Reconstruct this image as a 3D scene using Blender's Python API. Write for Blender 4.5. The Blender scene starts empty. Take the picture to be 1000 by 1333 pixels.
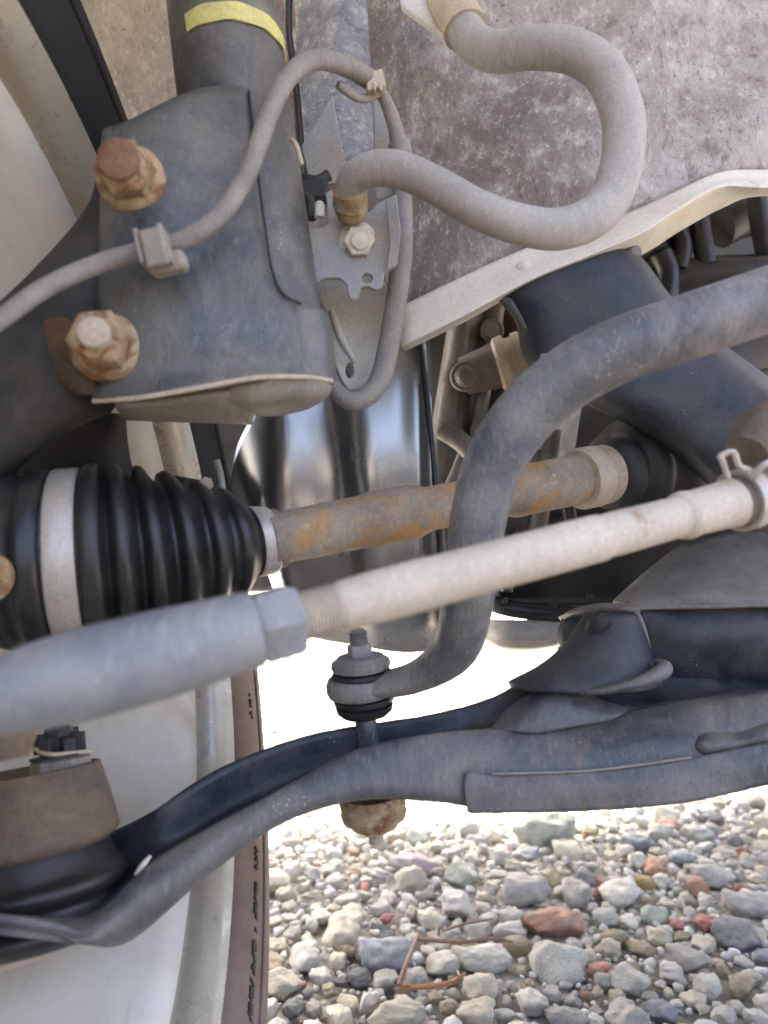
import bpy, bmesh, math, random
import numpy as np
from mathutils import Vector, Matrix, noise as mnoise

rad = math.radians
scene = bpy.context.scene
COL = scene.collection

# ------------------------------------------------------------------ camera, sky, sun, exposure
F = 963.0
CAM = Vector((0, 0, 0.335))
PITCH = rad(4.4)
FWD = Vector((0, math.cos(PITCH), math.sin(PITCH)))
UP = Vector((0, -math.sin(PITCH), math.cos(PITCH)))
RIGHT = Vector((1, 0, 0))
cd = bpy.data.cameras.new('camera')
cam = bpy.data.objects.new('camera', cd)
COL.objects.link(cam)
cam.location = CAM
cam.rotation_euler = (math.pi / 2 + PITCH, 0, 0)
cd.sensor_fit = 'VERTICAL'
cd.sensor_height = 36.0
cd.lens = F / 1333 * 36.0
cd.clip_start = 0.01
cd.clip_end = 500
cd.dof.use_dof = True
cd.dof.focus_distance = 0.42
cd.dof.aperture_fstop = 9
scene.camera = cam

SUN_EL, SUN_AZ = rad(57), rad(-14)       # azimuth measured from +Y towards +X
w = bpy.data.worlds.new('World')
scene.world = w
w.use_nodes = True
nt = w.node_tree
bg = nt.nodes['Background']
sky = nt.nodes.new('ShaderNodeTexSky')
sky.sky_type = 'NISHITA'
sky.sun_disc = False
sky.sun_elevation = SUN_EL
sky.sun_rotation = SUN_AZ
sky.dust_density = 7.0
sky.air_density = 0.5
sky.ozone_density = 0.2
nt.links.new(sky.outputs[0], bg.inputs[0])
bg.inputs[1].default_value = 0.15
sd = bpy.data.lights.new('sun', 'SUN')
sd.energy = 2.7
sd.angle = rad(0.53)
sd.color = (1.0, 0.94, 0.84)
sun = bpy.data.objects.new('sun', sd)
COL.objects.link(sun)
sdir = Vector((math.sin(SUN_AZ) * math.cos(SUN_EL), math.cos(SUN_AZ) * math.cos(SUN_EL), math.sin(SUN_EL)))
sun.rotation_euler = sdir.to_track_quat('Z', 'Y').to_euler()
sun.location = (0, 0, 5)
scene.view_settings.view_transform = 'Standard'
scene.view_settings.look = 'None'
scene.view_settings.exposure = 3.5
scene.view_settings.gamma = 1.0
scene.cycles.max_bounces = 10
scene.cycles.diffuse_bounces = 6


# ------------------------------------------------------------------ helpers
def P(x, y, z):
    return CAM + z * (FWD + RIGHT * ((x - 500) / F) - UP * ((y - 666.5) / F))


def G(x, y, h=0.0):
    d = FWD + RIGHT * ((x - 500) / F) - UP * ((y - 666.5) / F)
    t = (h - CAM.z) / d.z
    return CAM + d * t


def pr(wpx, z):
    return wpx * 0.5 * z / F


def catmull(pts, k):
    """pts: list of numpy vectors; k subdivisions per span"""
    pts = [np.array(p, float) for p in pts]
    if k <= 1 or len(pts) < 2:
        return pts
    ext = [2 * pts[0] - pts[1]] + pts + [2 * pts[-1] - pts[-2]]
    out = []
    for i in range(len(pts) - 1):
        p0, p1, p2, p3 = ext[i:i + 4]
        for j in range(k):
            t = j / k
            out.append(0.5 * (2 * p1 + (p2 - p0) * t + (2 * p0 - 5 * p1 + 4 * p2 - p3) * t * t
                              + (3 * p1 - p0 - 3 * p2 + p3) * t ** 3))
    out.append(pts[-1])
    return out


class MB:
    def __init__(s):
        s.v = []
        s.f = []

    def add(s, vs, fs):
        b = len(s.v)
        s.v += [tuple(v) for v in vs]
        s.f += [tuple(i + b for i in f) for f in fs]
        return s

    def tube(s, pts, radii, seg=20, k=6, caps=True, flat=None, axis=None):
        n = len(pts)
        if not hasattr(radii, '__len__'):
            radii = [radii] * n
        flat = flat or [1.0] * n
        q = catmull([list(p) + [r, f_] for p, r, f_ in zip(pts, radii, flat)], k)
        fl_ = [a[4] for a in q]
        c = [Vector(a[:3]) for a in q]
        r = [a[3] for a in q]
        m = len(c)
        tan = [((c[min(i + 1, m - 1)] - c[max(i - 1, 0)])).normalized() for i in range(m)]
        u = tan[0].orthogonal().normalized()
        vs, fs = [], []
        for i in range(m):
            u = (u - tan[i] * u.dot(tan[i])).normalized()
            w_ = tan[i].cross(u)
            for j in range(seg):
                a = 2 * math.pi * j / seg
                e = (u * math.cos(a) + w_ * math.sin(a)) * r[i]
                if axis is not None:
                    e = e - axis * e.dot(axis) * (1 - float(fl_[i]))
                vs.append(c[i] + e)
        for i in range(m - 1):
            for j in range(seg):
                a, b = i * seg + j, i * seg + (j + 1) % seg
                fs.append((a, b, b + seg, a + seg))
        if caps:
            fs.append(tuple(range(seg - 1, -1, -1)))
            fs.append(tuple(range((m - 1) * seg, m * seg)))
        return s.add(vs, fs)

    def lathe(s, o, d, prof, seg=40, closed=False, caps=True, rot=0.0, ref=None, a0=0, a1=2 * math.pi):
        """revolve prof [(t, r)] about axis o + t*d"""
        o = Vector(o)
        d = Vector(d).normalized()
        u = (Vector(ref) - d * Vector(ref).dot(d)).normalized() if ref is not None else d.orthogonal().normalized()
        w_ = d.cross(u)
        full = abs(a1 - a0 - 2 * math.pi) < 1e-6
        na = seg if full else seg + 1
        vs, fs = [], []
        for (t, r) in prof:
            for j in range(na):
                a = rot + a0 + (a1 - a0) * j / seg
                vs.append(o + d * t + (u * math.cos(a) + w_ * math.sin(a)) * max(r, 1e-5))
        m = len(prof)
        for i in range(m - 1 + (1 if closed else 0)):
            i2 = (i + 1) % m
            for j in range(seg):
                j2 = (j + 1) % na
                fs.append((i * na + j, i2 * na + j, i2 * na + j2, i * na + j2))
        if not closed and full and caps:
            if prof[0][1] > 1e-4:
                fs.append(tuple(range(na)))
            if prof[-1][1] > 1e-4:
                fs.append(tuple(range((m - 1) * na + na - 1, (m - 1) * na - 1, -1)))
        return s.add(vs, fs)

    def rings(s, rr, seg=64):
        vs, fs = [], []
        for (c, n, r) in rr:
            c, n = Vector(c), Vector(n).normalized()
            u = (UP - n * UP.dot(n)).normalized()
            w_ = n.cross(u)
            vs += [c + (u * math.cos(2 * math.pi * j / seg) + w_ * math.sin(2 * math.pi * j / seg)) * r for j in range(seg)]
        for i in range(len(rr) - 1):
            for j in range(seg):
                k = (j + 1) % seg
                fs.append((i * seg + j, i * seg + k, i * seg + seg + k, i * seg + seg + j))
        return s.add(vs, fs)

    def hexa(s, o, d, r, h, rot=0.0, ref=None):
        return s.lathe(o, d, [(0, r * .95), (h * .08, r), (h * .85, r), (h, r * .88)], seg=6, rot=rot, ref=ref)

    def loft(s, rows, ku=5, kv=5):
        """rows of control points -> smooth open grid"""
        g = [catmull([list(p) for p in row], kv) for row in rows]
        cols = list(zip(*g))
        cols = [catmull(c, ku) for c in cols]
        nr, nc = len(cols[0]), len(cols)
        vs = [cols[j][i] for i in range(nr) for j in range(nc)]
        fs = [(i * nc + j, i * nc + j + 1, (i + 1) * nc + j + 1, (i + 1) * nc + j)
              for i in range(nr - 1) for j in range(nc - 1)]
        return s.add(vs, fs)

    def plate(s, outline, thick, holes=()):
        """outline: 3-D points on about one plane; extruded away from the camera"""
        bm = bmesh.new()
        loops = [outline] + list(holes)
        es = []
        for lp in loops:
            vv = [bm.verts.new(p) for p in lp]
            es += [bm.edges.new((vv[i], vv[(i + 1) % len(vv)])) for i in range(len(vv))]
        bmesh.ops.triangle_fill(bm, use_beauty=True, use_dissolve=False, edges=es)
        bmesh.ops.recalc_face_normals(bm, faces=bm.faces[:])
        bm.normal_update()
        n = Vector()
        for f in bm.faces:
            n += f.normal * f.calc_area()
        n.normalize()
        c = sum((v.co for v in bm.verts), Vector()) / len(bm.verts)
        if n.dot(CAM - c) > 0:
            n = -n
        r = bmesh.ops.extrude_face_region(bm, geom=bm.faces[:])
        for e in r['geom']:
            if isinstance(e, bmesh.types.BMVert):
                e.co += n * thick
        bm.verts.index_update()
        s.add([v.co.copy() for v in bm.verts], [[v.index for v in f.verts] for f in bm.faces])
        bm.free()
        return s

    def box(s, c, x, y, z):
        """box with centre c and half-axis vectors"""
        c, x, y, z = map(Vector, (c, x, y, z))
        vs = [c + x * a + y * b + z * d for a in (-1, 1) for b in (-1, 1) for d in (-1, 1)]
        return s.add(vs, [(0, 1, 3, 2), (4, 6, 7, 5), (0, 4, 5, 1), (2, 3, 7, 6), (0, 2, 6, 4), (1, 5, 7, 3)])

    def build(s, name, mat, parent=None, solid=0.0, bevel=0.0, offset=1.0, smooth=38, subsurf=0, wobble=0.0):
        off = Vector()
        p = parent
        while p is not None:
            off += p.location
            p = p.parent
        me = bpy.data.meshes.new(name)
        v = np.array(s.v, float)
        if parent is None:
            off = Vector(((v[:, 0].min() + v[:, 0].max()) / 2, (v[:, 1].min() + v[:, 1].max()) / 2, v[:, 2].min()))
        v = v - np.array(off)
        me.from_pydata(v.tolist(), [], s.f)
        bm = bmesh.new()
        bm.from_mesh(me)
        bmesh.ops.recalc_face_normals(bm, faces=bm.faces[:])
        bm.to_mesh(me)
        bm.free()
        me.polygons.foreach_set('use_smooth', [True] * len(me.polygons))
        if smooth:
            me.set_sharp_from_angle(angle=rad(smooth))
        me.materials.append(mat)
        o = bpy.data.objects.new(name, me)
        COL.objects.link(o)
        if parent is not None:
            o.parent = parent
        else:
            o.location = off
        if solid:
            md = o.modifiers.new('thickness', 'SOLIDIFY')
            md.thickness = solid
            md.offset = offset
            md.use_even_offset = False
        if bevel:
            md = o.modifiers.new('edge', 'BEVEL')
            md.width = bevel
            md.segments = 2
            md.limit_method = 'ANGLE'
            md.angle_limit = rad(40)
            md.use_clamp_overlap = True
        return o


def thing(name, label, cat, loc, group=None):
    o = bpy.data.objects.new(name, None)
    o.empty_display_size = 0.02
    COL.objects.link(o)
    o.location = loc
    return tag(o, label, cat, group)


def tag(o, label, cat, group=None):
    o['label'] = label
    o['category'] = cat
    if group:
        o['group'] = group
    return o


# ------------------------------------------------------------------ materials
def nodes(name):
    m = bpy.data.materials.new(name)
    m.use_nodes = True
    t = m.node_tree
    return m, t, t.nodes['Principled BSDF'], t.nodes, t.links


def noise(t, coord, scale, detail=6, rough=.6, dist=0.0):
    n = t.nodes.new('ShaderNodeTexNoise')
    n.inputs['Scale'].default_value = scale
    n.inputs['Detail'].default_value = detail
    n.inputs['Roughness'].default_value = rough
    n.inputs['Distortion'].default_value = dist
    t.links.new(coord, n.inputs['Vector'])
    return n.outputs['Fac']


def ramp(t, fac, stops, interp='LINEAR'):
    n = t.nodes.new('ShaderNodeValToRGB')
    n.color_ramp.interpolation = interp
    e = n.color_ramp.elements
    while len(e) < len(stops):
        e.new(0.5)
    for el, (p, c) in zip(e, stops):
        el.position = p
        el.color = (c, c, c, 1) if not hasattr(c, '__len__') else (*c, 1)
    t.links.new(fac, n.inputs['Fac'])
    return n.outputs['Color']


def mix(t, fac, a, b, mode='MIX'):
    n = t.nodes.new('ShaderNodeMix')
    n.data_type = 'RGBA'
    n.blend_type = mode
    for sock, val in ((n.inputs[0], fac), (n.inputs[6], a), (n.inputs[7], b)):
        if isinstance(val, bpy.types.NodeSocket):
            t.links.new(val, sock)
        elif hasattr(val, '__len__'):
            sock.default_value = (*val, 1)
        else:
            sock.default_value = val
    return n.outputs[2]


def bump(t, h, strength, dist, prev=None):
    n = t.nodes.new('ShaderNodeBump')
    n.inputs['Strength'].default_value = strength
    n.inputs['Distance'].default_value = dist
    t.links.new(h, n.inputs['Height'])
    if prev is not None:
        t.links.new(prev, n.inputs['Normal'])
    return n.outputs['Normal']


def grimy(name, base, dust, amt=.5, rough=.6, metal=0.0, scale=38, fine=800, rust=None, rust_amt=.0,
          bmp=.35, speck=None, speck_amt=.0, rvar=.2, coat=0.0, stretch=None, grain=1.0, streak=.35):
    """worn surface: base colour, patches of dried dust, rust blooms, pale specks, fine grain"""
    m, t, b, N, L = nodes(name)
    tc = N.new('ShaderNodeTexCoord').outputs['Object']
    if stretch:
        mp = N.new('ShaderNodeMapping')
        mp.inputs['Scale'].default_value = stretch
        L.new(tc, mp.inputs['Vector'])
        tc = mp.outputs['Vector']
    big = noise(t, tc, scale, 8, .65, .6)
    sml = noise(t, tc, fine, 4, .7)
    lo = .68 - amt * .45
    f1 = ramp(t, big, [(lo - .12, 0.0), (lo + .16, 1.0)])
    c = mix(t, f1, base, dust)
    if streak:
        mp = N.new('ShaderNodeMapping')
        mp.inputs['Rotation'].default_value = (.4, .7, .3)
        mp.inputs['Scale'].default_value = (9, .6, 2.5)
        L.new(tc, mp.inputs['Vector'])
        st_ = noise(t, mp.outputs['Vector'], scale * 3.2, 5, .65, .4)
        c = mix(t, ramp(t, st_, [(.56, 0.0), (.70, streak)]), c, tuple(min(1, x * 1.5) for x in dust))
        c = mix(t, ramp(t, st_, [(.30, streak * 1.2), (.42, 0.0)]), c, tuple(x * .55 for x in base))
    g = ramp(t, sml, [(.25, 1 - .2 * grain), (.75, 1 + .17 * grain)])
    c = mix(t, 1.0, c, g, 'MULTIPLY')
    if rust:
        r1 = noise(t, tc, scale * .7, 9, .7, 1.2)
        lo = .72 - rust_amt * .4
        fr = ramp(t, r1, [(lo - .05, 0.0), (lo + .08, 1.0)])
        r2 = noise(t, tc, fine * .5, 6, .7)
        rc = mix(t, r2, tuple(x * .55 for x in rust), tuple(min(1, x * 1.4) for x in rust))
        c = mix(t, fr, c, rc)
    if speck:
        vo = N.new('ShaderNodeTexVoronoi')
        vo.inputs['Scale'].default_value = fine * .55
        L.new(tc, vo.inputs['Vector'])
        s1 = noise(t, tc, scale * 1.6, 5, .6)
        d = ramp(t, vo.outputs['Distance'], [(.12, 1.0), (.3, 0.0)])
        s2 = ramp(t, s1, [(.66 - speck_amt * .4, 0.0), (.74 - speck_amt * .3, 1.0)])
        fs = mix(t, 1.0, d, s2, 'MULTIPLY')
        c = mix(t, fs, c, speck)
    L.new(c, b.inputs['Base Color'])
    rr = ramp(t, big, [(.3, max(.05, rough - rvar)), (.7, min(1, rough + rvar))])
    L.new(rr, b.inputs['Roughness'])
    b.inputs['Metallic'].default_value = metal
    b.inputs['Coat Weight'].default_value = coat
    n1 = bump(t, sml, bmp, .0006)
    n2 = bump(t, big, bmp * .5, .002, n1)
    L.new(n2, b.inputs['Normal'])
    return m


DUST = (.30, .27, .22)
M = {}
M['strut_paint'] = grimy('worn black strut paint', (.045, .051, .056), (.19, .175, .15), .44, .5, bmp=.2, scale=20, speck=(.45, .42, .36), speck_amt=.2, rust=(.22, .17, .09), rust_amt=.12)
M['bracket_paint'] = grimy('worn dark bracket paint', (.045, .056, .064), (.18, .17, .148), .40, .42, bmp=.2, scale=22, speck=(.36, .33, .28), speck_amt=.2, rust=(.20, .15, .08), rust_amt=.14)
M['arm_paint'] = grimy('satin dark arm paint', (.042, .048, .055), (.175, .165, .148), .43, .45, bmp=.25, scale=22, speck=(.36, .33, .28), speck_amt=.2, rust=(.20, .13, .07), rust_amt=.10)
M['arm_inside'] = grimy('dark arm paint inside', (.030, .036, .044), (.075, .075, .072), .3, .5, bmp=.2)
M['bar_paint'] = grimy('dusty stabilizer paint', (.070, .080, .097), (.26, .25, .235), .48, .5, bmp=.4, scale=24, fine=600, speck=(.42, .39, .34), speck_amt=.25, rust=(.24, .18, .11), rust_amt=.14, streak=.45)
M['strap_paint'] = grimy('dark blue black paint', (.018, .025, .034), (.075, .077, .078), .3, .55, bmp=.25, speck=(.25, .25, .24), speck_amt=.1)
M['subframe_paint'] = grimy('dusty subframe paint', (.10, .095, .088), (.22, .20, .175), .5, .6, bmp=.3)
M['rust_tan'] = grimy('tan rusted zinc', (.34, .235, .13), (.46, .36, .23), .42, .6, rust=(.20, .09, .035), rust_amt=.52, scale=100, fine=600, bmp=.6, streak=.2)
M['rust_brown'] = grimy('brown bolt end', (.17, .085, .045), (.27, .17, .10), .4, .75, scale=110, fine=600, bmp=.6)
M['steel_tan'] = grimy('dull tan steel', (.40, .33, .23), (.50, .43, .33), .5, .5, rust=(.30, .17, .07), rust_amt=.2, scale=110, fine=700, bmp=.4)
M['shaft'] = grimy('rusty axle steel', (.20, .165, .125), (.33, .28, .21), .46, .7, scale=42, fine=360, bmp=1.0, rust=(.38, .205, .07), rust_amt=.46, speck=(.50, .37, .17), speck_amt=.3)
M['rod_cream'] = grimy('dusty cream tie rod', (.45, .39, .30), (.56, .50, .41), .5, .6, bmp=.25, scale=30, rust=(.30, .22, .13), rust_amt=.2, speck=(.25, .2, .14), speck_amt=.15)
M['sleeve'] = grimy('dull grey sleeve', (.16, .18, .20), (.31, .31, .295), .48, .45, bmp=.18, scale=20, rust=(.24, .19, .13), rust_amt=.12)
M['galv'] = grimy('galvanised plate', (.25, .26, .27), (.34, .315, .27), .45, .5, metal=.08, scale=50, bmp=.15)
M['bolt_white'] = grimy('pale slot light', (.66, .63, .56), (.50, .46, .38), .35, .45, scale=120, fine=800)
M['tongue'] = grimy('pale green grey steel', (.44, .44, .38), (.34, .31, .25), .4, .42, scale=50, bmp=.1)
M['rubber'] = grimy('black rubber', (.008, .009, .010), (.032, .030, .027), .35, .38, bmp=.08, rvar=.1, streak=.25)
M['rubber_matte'] = grimy('dusty black rubber', (.014, .015, .017), (.04, .038, .034), .35, .6, bmp=.12)
M['hose'] = grimy('dusty grey rubber hose', (.29, .275, .25), (.42, .395, .36), .48, .85, bmp=.3, fine=900, scale=20, speck=(.55, .51, .45), speck_amt=.2, streak=.3)
M['cable'] = grimy('grey cable sheath', (.17, .16, .145), (.29, .265, .23), .5, .7, bmp=.2)
M['clip'] = grimy('dusty clip', (.20, .185, .16), (.32, .29, .24), .5, .7)
M['band'] = grimy('boot clamp steel', (.50, .47, .42), (.42, .37, .30), .4, .4, metal=.3, bmp=.15)
M['panel_dirt'] = grimy('mud splashed body panel', (.215, .185, .168), (.40, .365, .345), .52, .85, scale=26, fine=330, bmp=1.0,
                        speck=(.66, .63, .58), speck_amt=.62, rust=(.16, .125, .105), rust_amt=.22)
M['panel_cream'] = grimy('cream body paint', (.72, .69, .60), (.62, .55, .44), .22, .5, scale=22, fine=500, bmp=.10, grain=.5, rust=(.30, .24, .17), rust_amt=.16)
M['panel_blue'] = grimy('bluish mud splashed panel', (.30, .31, .34), (.48, .47, .47), .5, .85, scale=30, fine=330, bmp=.9,
                        speck=(.05, .05, .06), speck_amt=.4)
M['liner'] = grimy('felted wheel arch liner', (.60, .555, .48), (.80, .77, .70), .55, .95, scale=60, fine=420, bmp=1.8)
M['white_paint'] = grimy('white car paint', (.78, .78, .76), (.6, .58, .52), .15, .35, bmp=.05)
M['rim'] = grimy('silver rim barrel', (.72, .68, .60), (.58, .52, .42), .38, .42, bmp=.03, scale=8, fine=500, grain=.15, streak=.2, rust=(.46, .38, .28), rust_amt=.12)
M['rim_lip'] = grimy('dull rim lip', (.50, .455, .36), (.42, .38, .30), .4, .33, metal=.4, scale=40, bmp=.04, grain=.4, streak=.12)
M['tyre'] = grimy('dusty tyre sidewall', (.060, .045, .040), (.20, .145, .12), .62, .8, scale=22, bmp=.2)
M['tyre_mark'] = grimy('tyre lettering', (.022, .02, .02), (.04, .034, .03), .3, .8)
M['yellow'] = grimy('yellow paint mark', (.66, .61, .20), (.50, .47, .22), .3, .6, scale=90, fine=500)
M['casting'] = grimy('dark cast knuckle', (.014, .016, .018), (.06, .056, .046), .4, .75, bmp=.4, rust=(.18, .07, .025), rust_amt=.1)
M['casting_black'] = grimy('black cast iron', (.018, .019, .021), (.04, .038, .035), .3, .6, bmp=.3)
M['shield'] = grimy('dark burnished shield', (.34, .36, .38), (.44, .44, .43), .4, .29, rvar=.05, scale=12, fine=500, bmp=.02, metal=.9, grain=.3, streak=.1)
M['alloy'] = grimy('brown stained casting', (.20, .178, .142), (.095, .08, .062), .45, .5, metal=.15, scale=30, bmp=.4)
M['engine'] = grimy('black oily engine', (.010, .010, .011), (.03, .027, .023), .4, .45, scale=25, bmp=.3)
M['pan'] = grimy('pale pan underside', (.42, .40, .36), (.30, .27, .22), .4, .4, bmp=.15)
M['boot_brown'] = grimy('rough brown casting', (.06, .05, .043), (.12, .098, .078), .5, .85, scale=17, bmp=.9, rust=(.20, .145, .085), rust_amt=.6)
M['cup_grey'] = grimy('dusty grey brown steel', (.17, .155, .13), (.30, .265, .21), .5, .55, bmp=.25, scale=30, rust=(.28, .17, .08), rust_amt=.15)
M['twig'] = grimy('red brown twig', (.15, .075, .05), (.24, .15, .10), .5, .85, scale=200, fine=900)
M['plastic_white'] = grimy('white plastic', (.70, .68, .62), (.55, .5, .42), .2, .5)


def splashed(name, dark, mid, pale, axis, stretch):
    """body paint buried under dried road splash: streaky grains in three tones, plus a painted brightness rise towards one end"""
    m, t, b, N, L = nodes(name)
    co = N.new('ShaderNodeTexCoord').outputs['Object']
    mp = N.new('ShaderNodeMapping')
    mp.inputs['Rotation'].default_value = (0, rad(28), 0)
    mp.inputs['Scale'].default_value = stretch
    L.new(co, mp.inputs['Vector'])
    v = mp.outputs['Vector']
    big = noise(t, co, 13, 6, .6, .8)
    med = noise(t, v, 95, 7, .7, .2)
    fin = noise(t, v, 330, 4, .7)
    sep = N.new('ShaderNodeSeparateXYZ')
    L.new(co, sep.inputs[0])
    g = N.new('ShaderNodeMath')
    g.operation = 'MULTIPLY_ADD'
    L.new(sep.outputs[0], g.inputs[0])
    g.inputs[1].default_value = axis
    L.new(big, g.inputs[2])
    c = mix(t, ramp(t, g.outputs[0], [(.36, 0.0), (.72, 1.0)]), dark, mid)
    c = mix(t, ramp(t, med, [(.34, .6), (.46, 0.0)]), c, tuple(x * .7 for x in dark))
    c = mix(t, ramp(t, med, [(.52, 0.0), (.72, .6)]), c, pale)
    sp = ramp(t, fin, [(.57, 0.0), (.72, .65)])
    c = mix(t, ramp(t, fin, [(.32, .7), (.42, 0.0)]), c, tuple(x * .6 for x in dark))
    c = mix(t, sp, c, pale)
    L.new(c, b.inputs['Base Color'])
    b.inputs['Roughness'].default_value = .9
    n1 = bump(t, fin, .6, .0015)
    L.new(bump(t, med, .8, .004, n1), b.inputs['Normal'])
    return m


def tyre_mat(name):
    m, t, b, N, L = nodes(name)
    co = N.new('ShaderNodeTexCoord').outputs['Object']
    sep = N.new('ShaderNodeSeparateXYZ')
    L.new(co, sep.inputs[0])
    n1 = noise(t, co, 20, 7, .65, .5)
    n2 = noise(t, co, 600, 4, .7)
    a = N.new('ShaderNodeMath')
    a.operation = 'MULTIPLY_ADD'
    L.new(n1, a.inputs[0])
    a.inputs[1].default_value = -.16
    L.new(sep.outputs[2], a.inputs[2])
    mud = ramp(t, a.outputs[0], [(.17, 1.0), (.27, 0.0)])       # brown dust below; the top's deep shade is painted in as black
    dst = mix(t, ramp(t, n1, [(.35, 0.0), (.65, 1.0)]), (.115, .075, .058), (.175, .128, .104))
    c = mix(t, mud, (.013, .013, .014), dst)  # mud also leaves the top black for its painted shade
    c = mix(t, 1.0, c, ramp(t, n2, [(.3, .85), (.7, 1.12)]), 'MULTIPLY')
    L.new(c, b.inputs['Base Color'])
    b.inputs['Roughness'].default_value = .8
    L.new(bump(t, n2, .15, .0006), b.inputs['Normal'])
    return m


def stone_mat(name, a, b, c, island=False, veins=.12):
    """a, b, c: three tones of the rock"""
    m, t, bs, N, L = nodes(name)
    tc = N.new('ShaderNodeTexCoord').outputs['Object']
    n1 = noise(t, tc, 1.6 if not island else 60, 8, .7, .8)
    n2 = noise(t, tc, 14 if not island else 420, 5, .75)
    col = mix(t, ramp(t, n1, [(.35, 0.0), (.62, 1.0)]), a, b)
    n3 = noise(t, tc, 4.5 if not island else 160, 8, .75, 2.0)
    col = mix(t, ramp(t, n2, [(.50, 0.0), (.68, .8)]), col, c)
    col = mix(t, ramp(t, n3, [(.47, 0.0), (.5, .55), (.53, 0.0)]), col, c)
    if not island:
        oi = N.new('ShaderNodeObjectInfo')
        v = ramp(t, oi.outputs['Random'], [(0, .8), (1, 1.15)])
        col = mix(t, 1.0, col, v, 'MULTIPLY')
    L.new(col, bs.inputs['Base Color'])
    bs.inputs['Roughness'].default_value = .85
    nb = bump(t, n2, .8, .0016)
    nb = bump(t, n3, .7, .004, nb)
    L.new(nb, bs.inputs['Normal'])
    return m


def gravel_mat(name, white=False):
    m, t, bs, N, L = nodes(name)
    tc = N.new('ShaderNodeTexCoord').outputs['Object']
    ge = N.new('ShaderNodeNewGeometry')
    tone = ramp(t, ge.outputs['Random Per Island'],
                [(0, (0.199, 0.199, 0.193)), (.06, (0.386, 0.369, 0.316)), (.25, (0.515, 0.491, 0.409)), (.48, (0.620, 0.597, 0.515)), (.70, (0.468, 0.456, 0.415)),
                 (.84, (0.679, 0.655, 0.573)), (.925, (0.351, 0.304, 0.222)), (.945, (0.538, 0.234, 0.152)), (.962, (0.585, 0.386, 0.292)), (.972, (0.386, 0.404, 0.409)), (1.0, (0.538, 0.515, 0.433))])
    if white:
        tone = ramp(t, ge.outputs['Random Per Island'],
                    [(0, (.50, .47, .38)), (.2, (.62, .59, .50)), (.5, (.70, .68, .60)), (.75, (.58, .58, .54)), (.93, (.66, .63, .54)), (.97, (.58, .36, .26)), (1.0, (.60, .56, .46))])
    n1 = noise(t, tc, 90, 7, .7)
    n2 = noise(t, tc, 500, 5, .75)
    col = mix(t, 1.0, tone, ramp(t, n1, [(.3, .75), (.7, 1.2)]), 'MULTIPLY')
    col = mix(t, 1.0, col, ramp(t, n2, [(.3, .8), (.7, 1.15)]), 'MULTIPLY')
    L.new(col, bs.inputs['Base Color'])
    bs.inputs['Roughness'].default_value = .88
    nb = bump(t, n2, .7, .0015)
    nb = bump(t, n1, .7, .004, nb)
    L.new(nb, bs.inputs['Normal'])
    return m


def ground_mat():
    m, t, bs, N, L = nodes('gravel bed soil')
    tc = N.new('ShaderNodeTexCoord').outputs['Object']
    vo = N.new('ShaderNodeTexVoronoi')
    vo.inputs['Scale'].default_value = 42
    L.new(tc, vo.inputs['Vector'])
    n1 = noise(t, tc, 3, 6, .6)
    bw = N.new('ShaderNodeRGBToBW')
    L.new(vo.outputs['Color'], bw.inputs[0])
    col = ramp(t, bw.outputs[0], [(.2, (.30, .285, .25)), (.5, (.42, .40, .34)), (.8, (.52, .50, .44))])
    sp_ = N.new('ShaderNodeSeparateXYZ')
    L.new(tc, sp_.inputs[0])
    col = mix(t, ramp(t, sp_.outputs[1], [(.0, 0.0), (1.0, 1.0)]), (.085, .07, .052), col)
    col = mix(t, ramp(t, n1, [(.4, 0.0), (.7, .4)]), col, (.30, .27, .22))
    L.new(col, bs.inputs['Base Color'])
    bs.inputs['Roughness'].default_value = .95
    d = ramp(t, vo.outputs['Distance'], [(0, 1.0), (.7, 0.0)])
    L.new(bump(t, d, .6, .012), bs.inputs['Normal'])
    return m


M['tyre'] = tyre_mat('dusty tyre sidewall')
M['liner'] = splashed('felted wheel arch liner', (.40, .36, .31), (.70, .655, .58), (.88, .85, .78), .0, (1.0, 1.0, .5))
M['panel_dirt'] = splashed('mud splashed body panel', (.20, .17, .15), (.47, .44, .415), (.72, .695, .655), 1.3, (1.0, 1.0, .6))  # the gradient paints the brighter right end into the colour
M['panel_blue'] = splashed('bluish mud splashed panel', (.16, .17, .19), (.42, .43, .45), (.72, .72, .72), .0, (.6, 1.0, 1.0))


# ------------------------------------------------------------------ ground
mb = MB()
mb.add([(-150, -150, -.006), (150, -150, -.006), (150, 150, -.006), (-150, 150, -.006)], [(0, 1, 2, 3)])
o = mb.build('ground', ground_mat(), smooth=0)
o['kind'] = 'structure'

# ------------------------------------------------------------------ wheel
def cv(x, y, z):      # camera axes (right, down, forward) -> world direction
    return RIGHT * x - UP * y + FWD * z


WC = CAM + cv(-.103, .020, .218)
WN = cv(.987, -.162, 0).normalized()
wheel = thing('wheel', 'road wheel seen from its inner side, silver barrel and dusty brown tyre', 'wheel', WC + Vector((0, 0, -.31)))
ref = Vector((0, 0, 1))
mb = MB().lathe(WC, WN, [(-.012, .1985), (-.022, .193), (-.034, .188), (-.05, .183), (-.075, .177), (-.11, .173), (-.15, .172), (-.165, .170),
                         (-.168, .14), (-.158, .09), (-.150, .04), (-.15, 0)], seg=160, ref=ref, caps=False)
rim = mb.build('rim', M['rim'], wheel, solid=.004, offset=1, smooth=60)
MB().lathe(WC, WN, [(-.014, .2006), (-.006, .2000), (-.001, .2035), (.0025, .2090), (.0045, .2120), (.0030, .2150), (-.001, .2140),
                    (-.006, .2080), (-.014, .2040)], seg=160, closed=True, ref=ref).build('lip', M['rim_lip'], rim, smooth=60)
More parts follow.
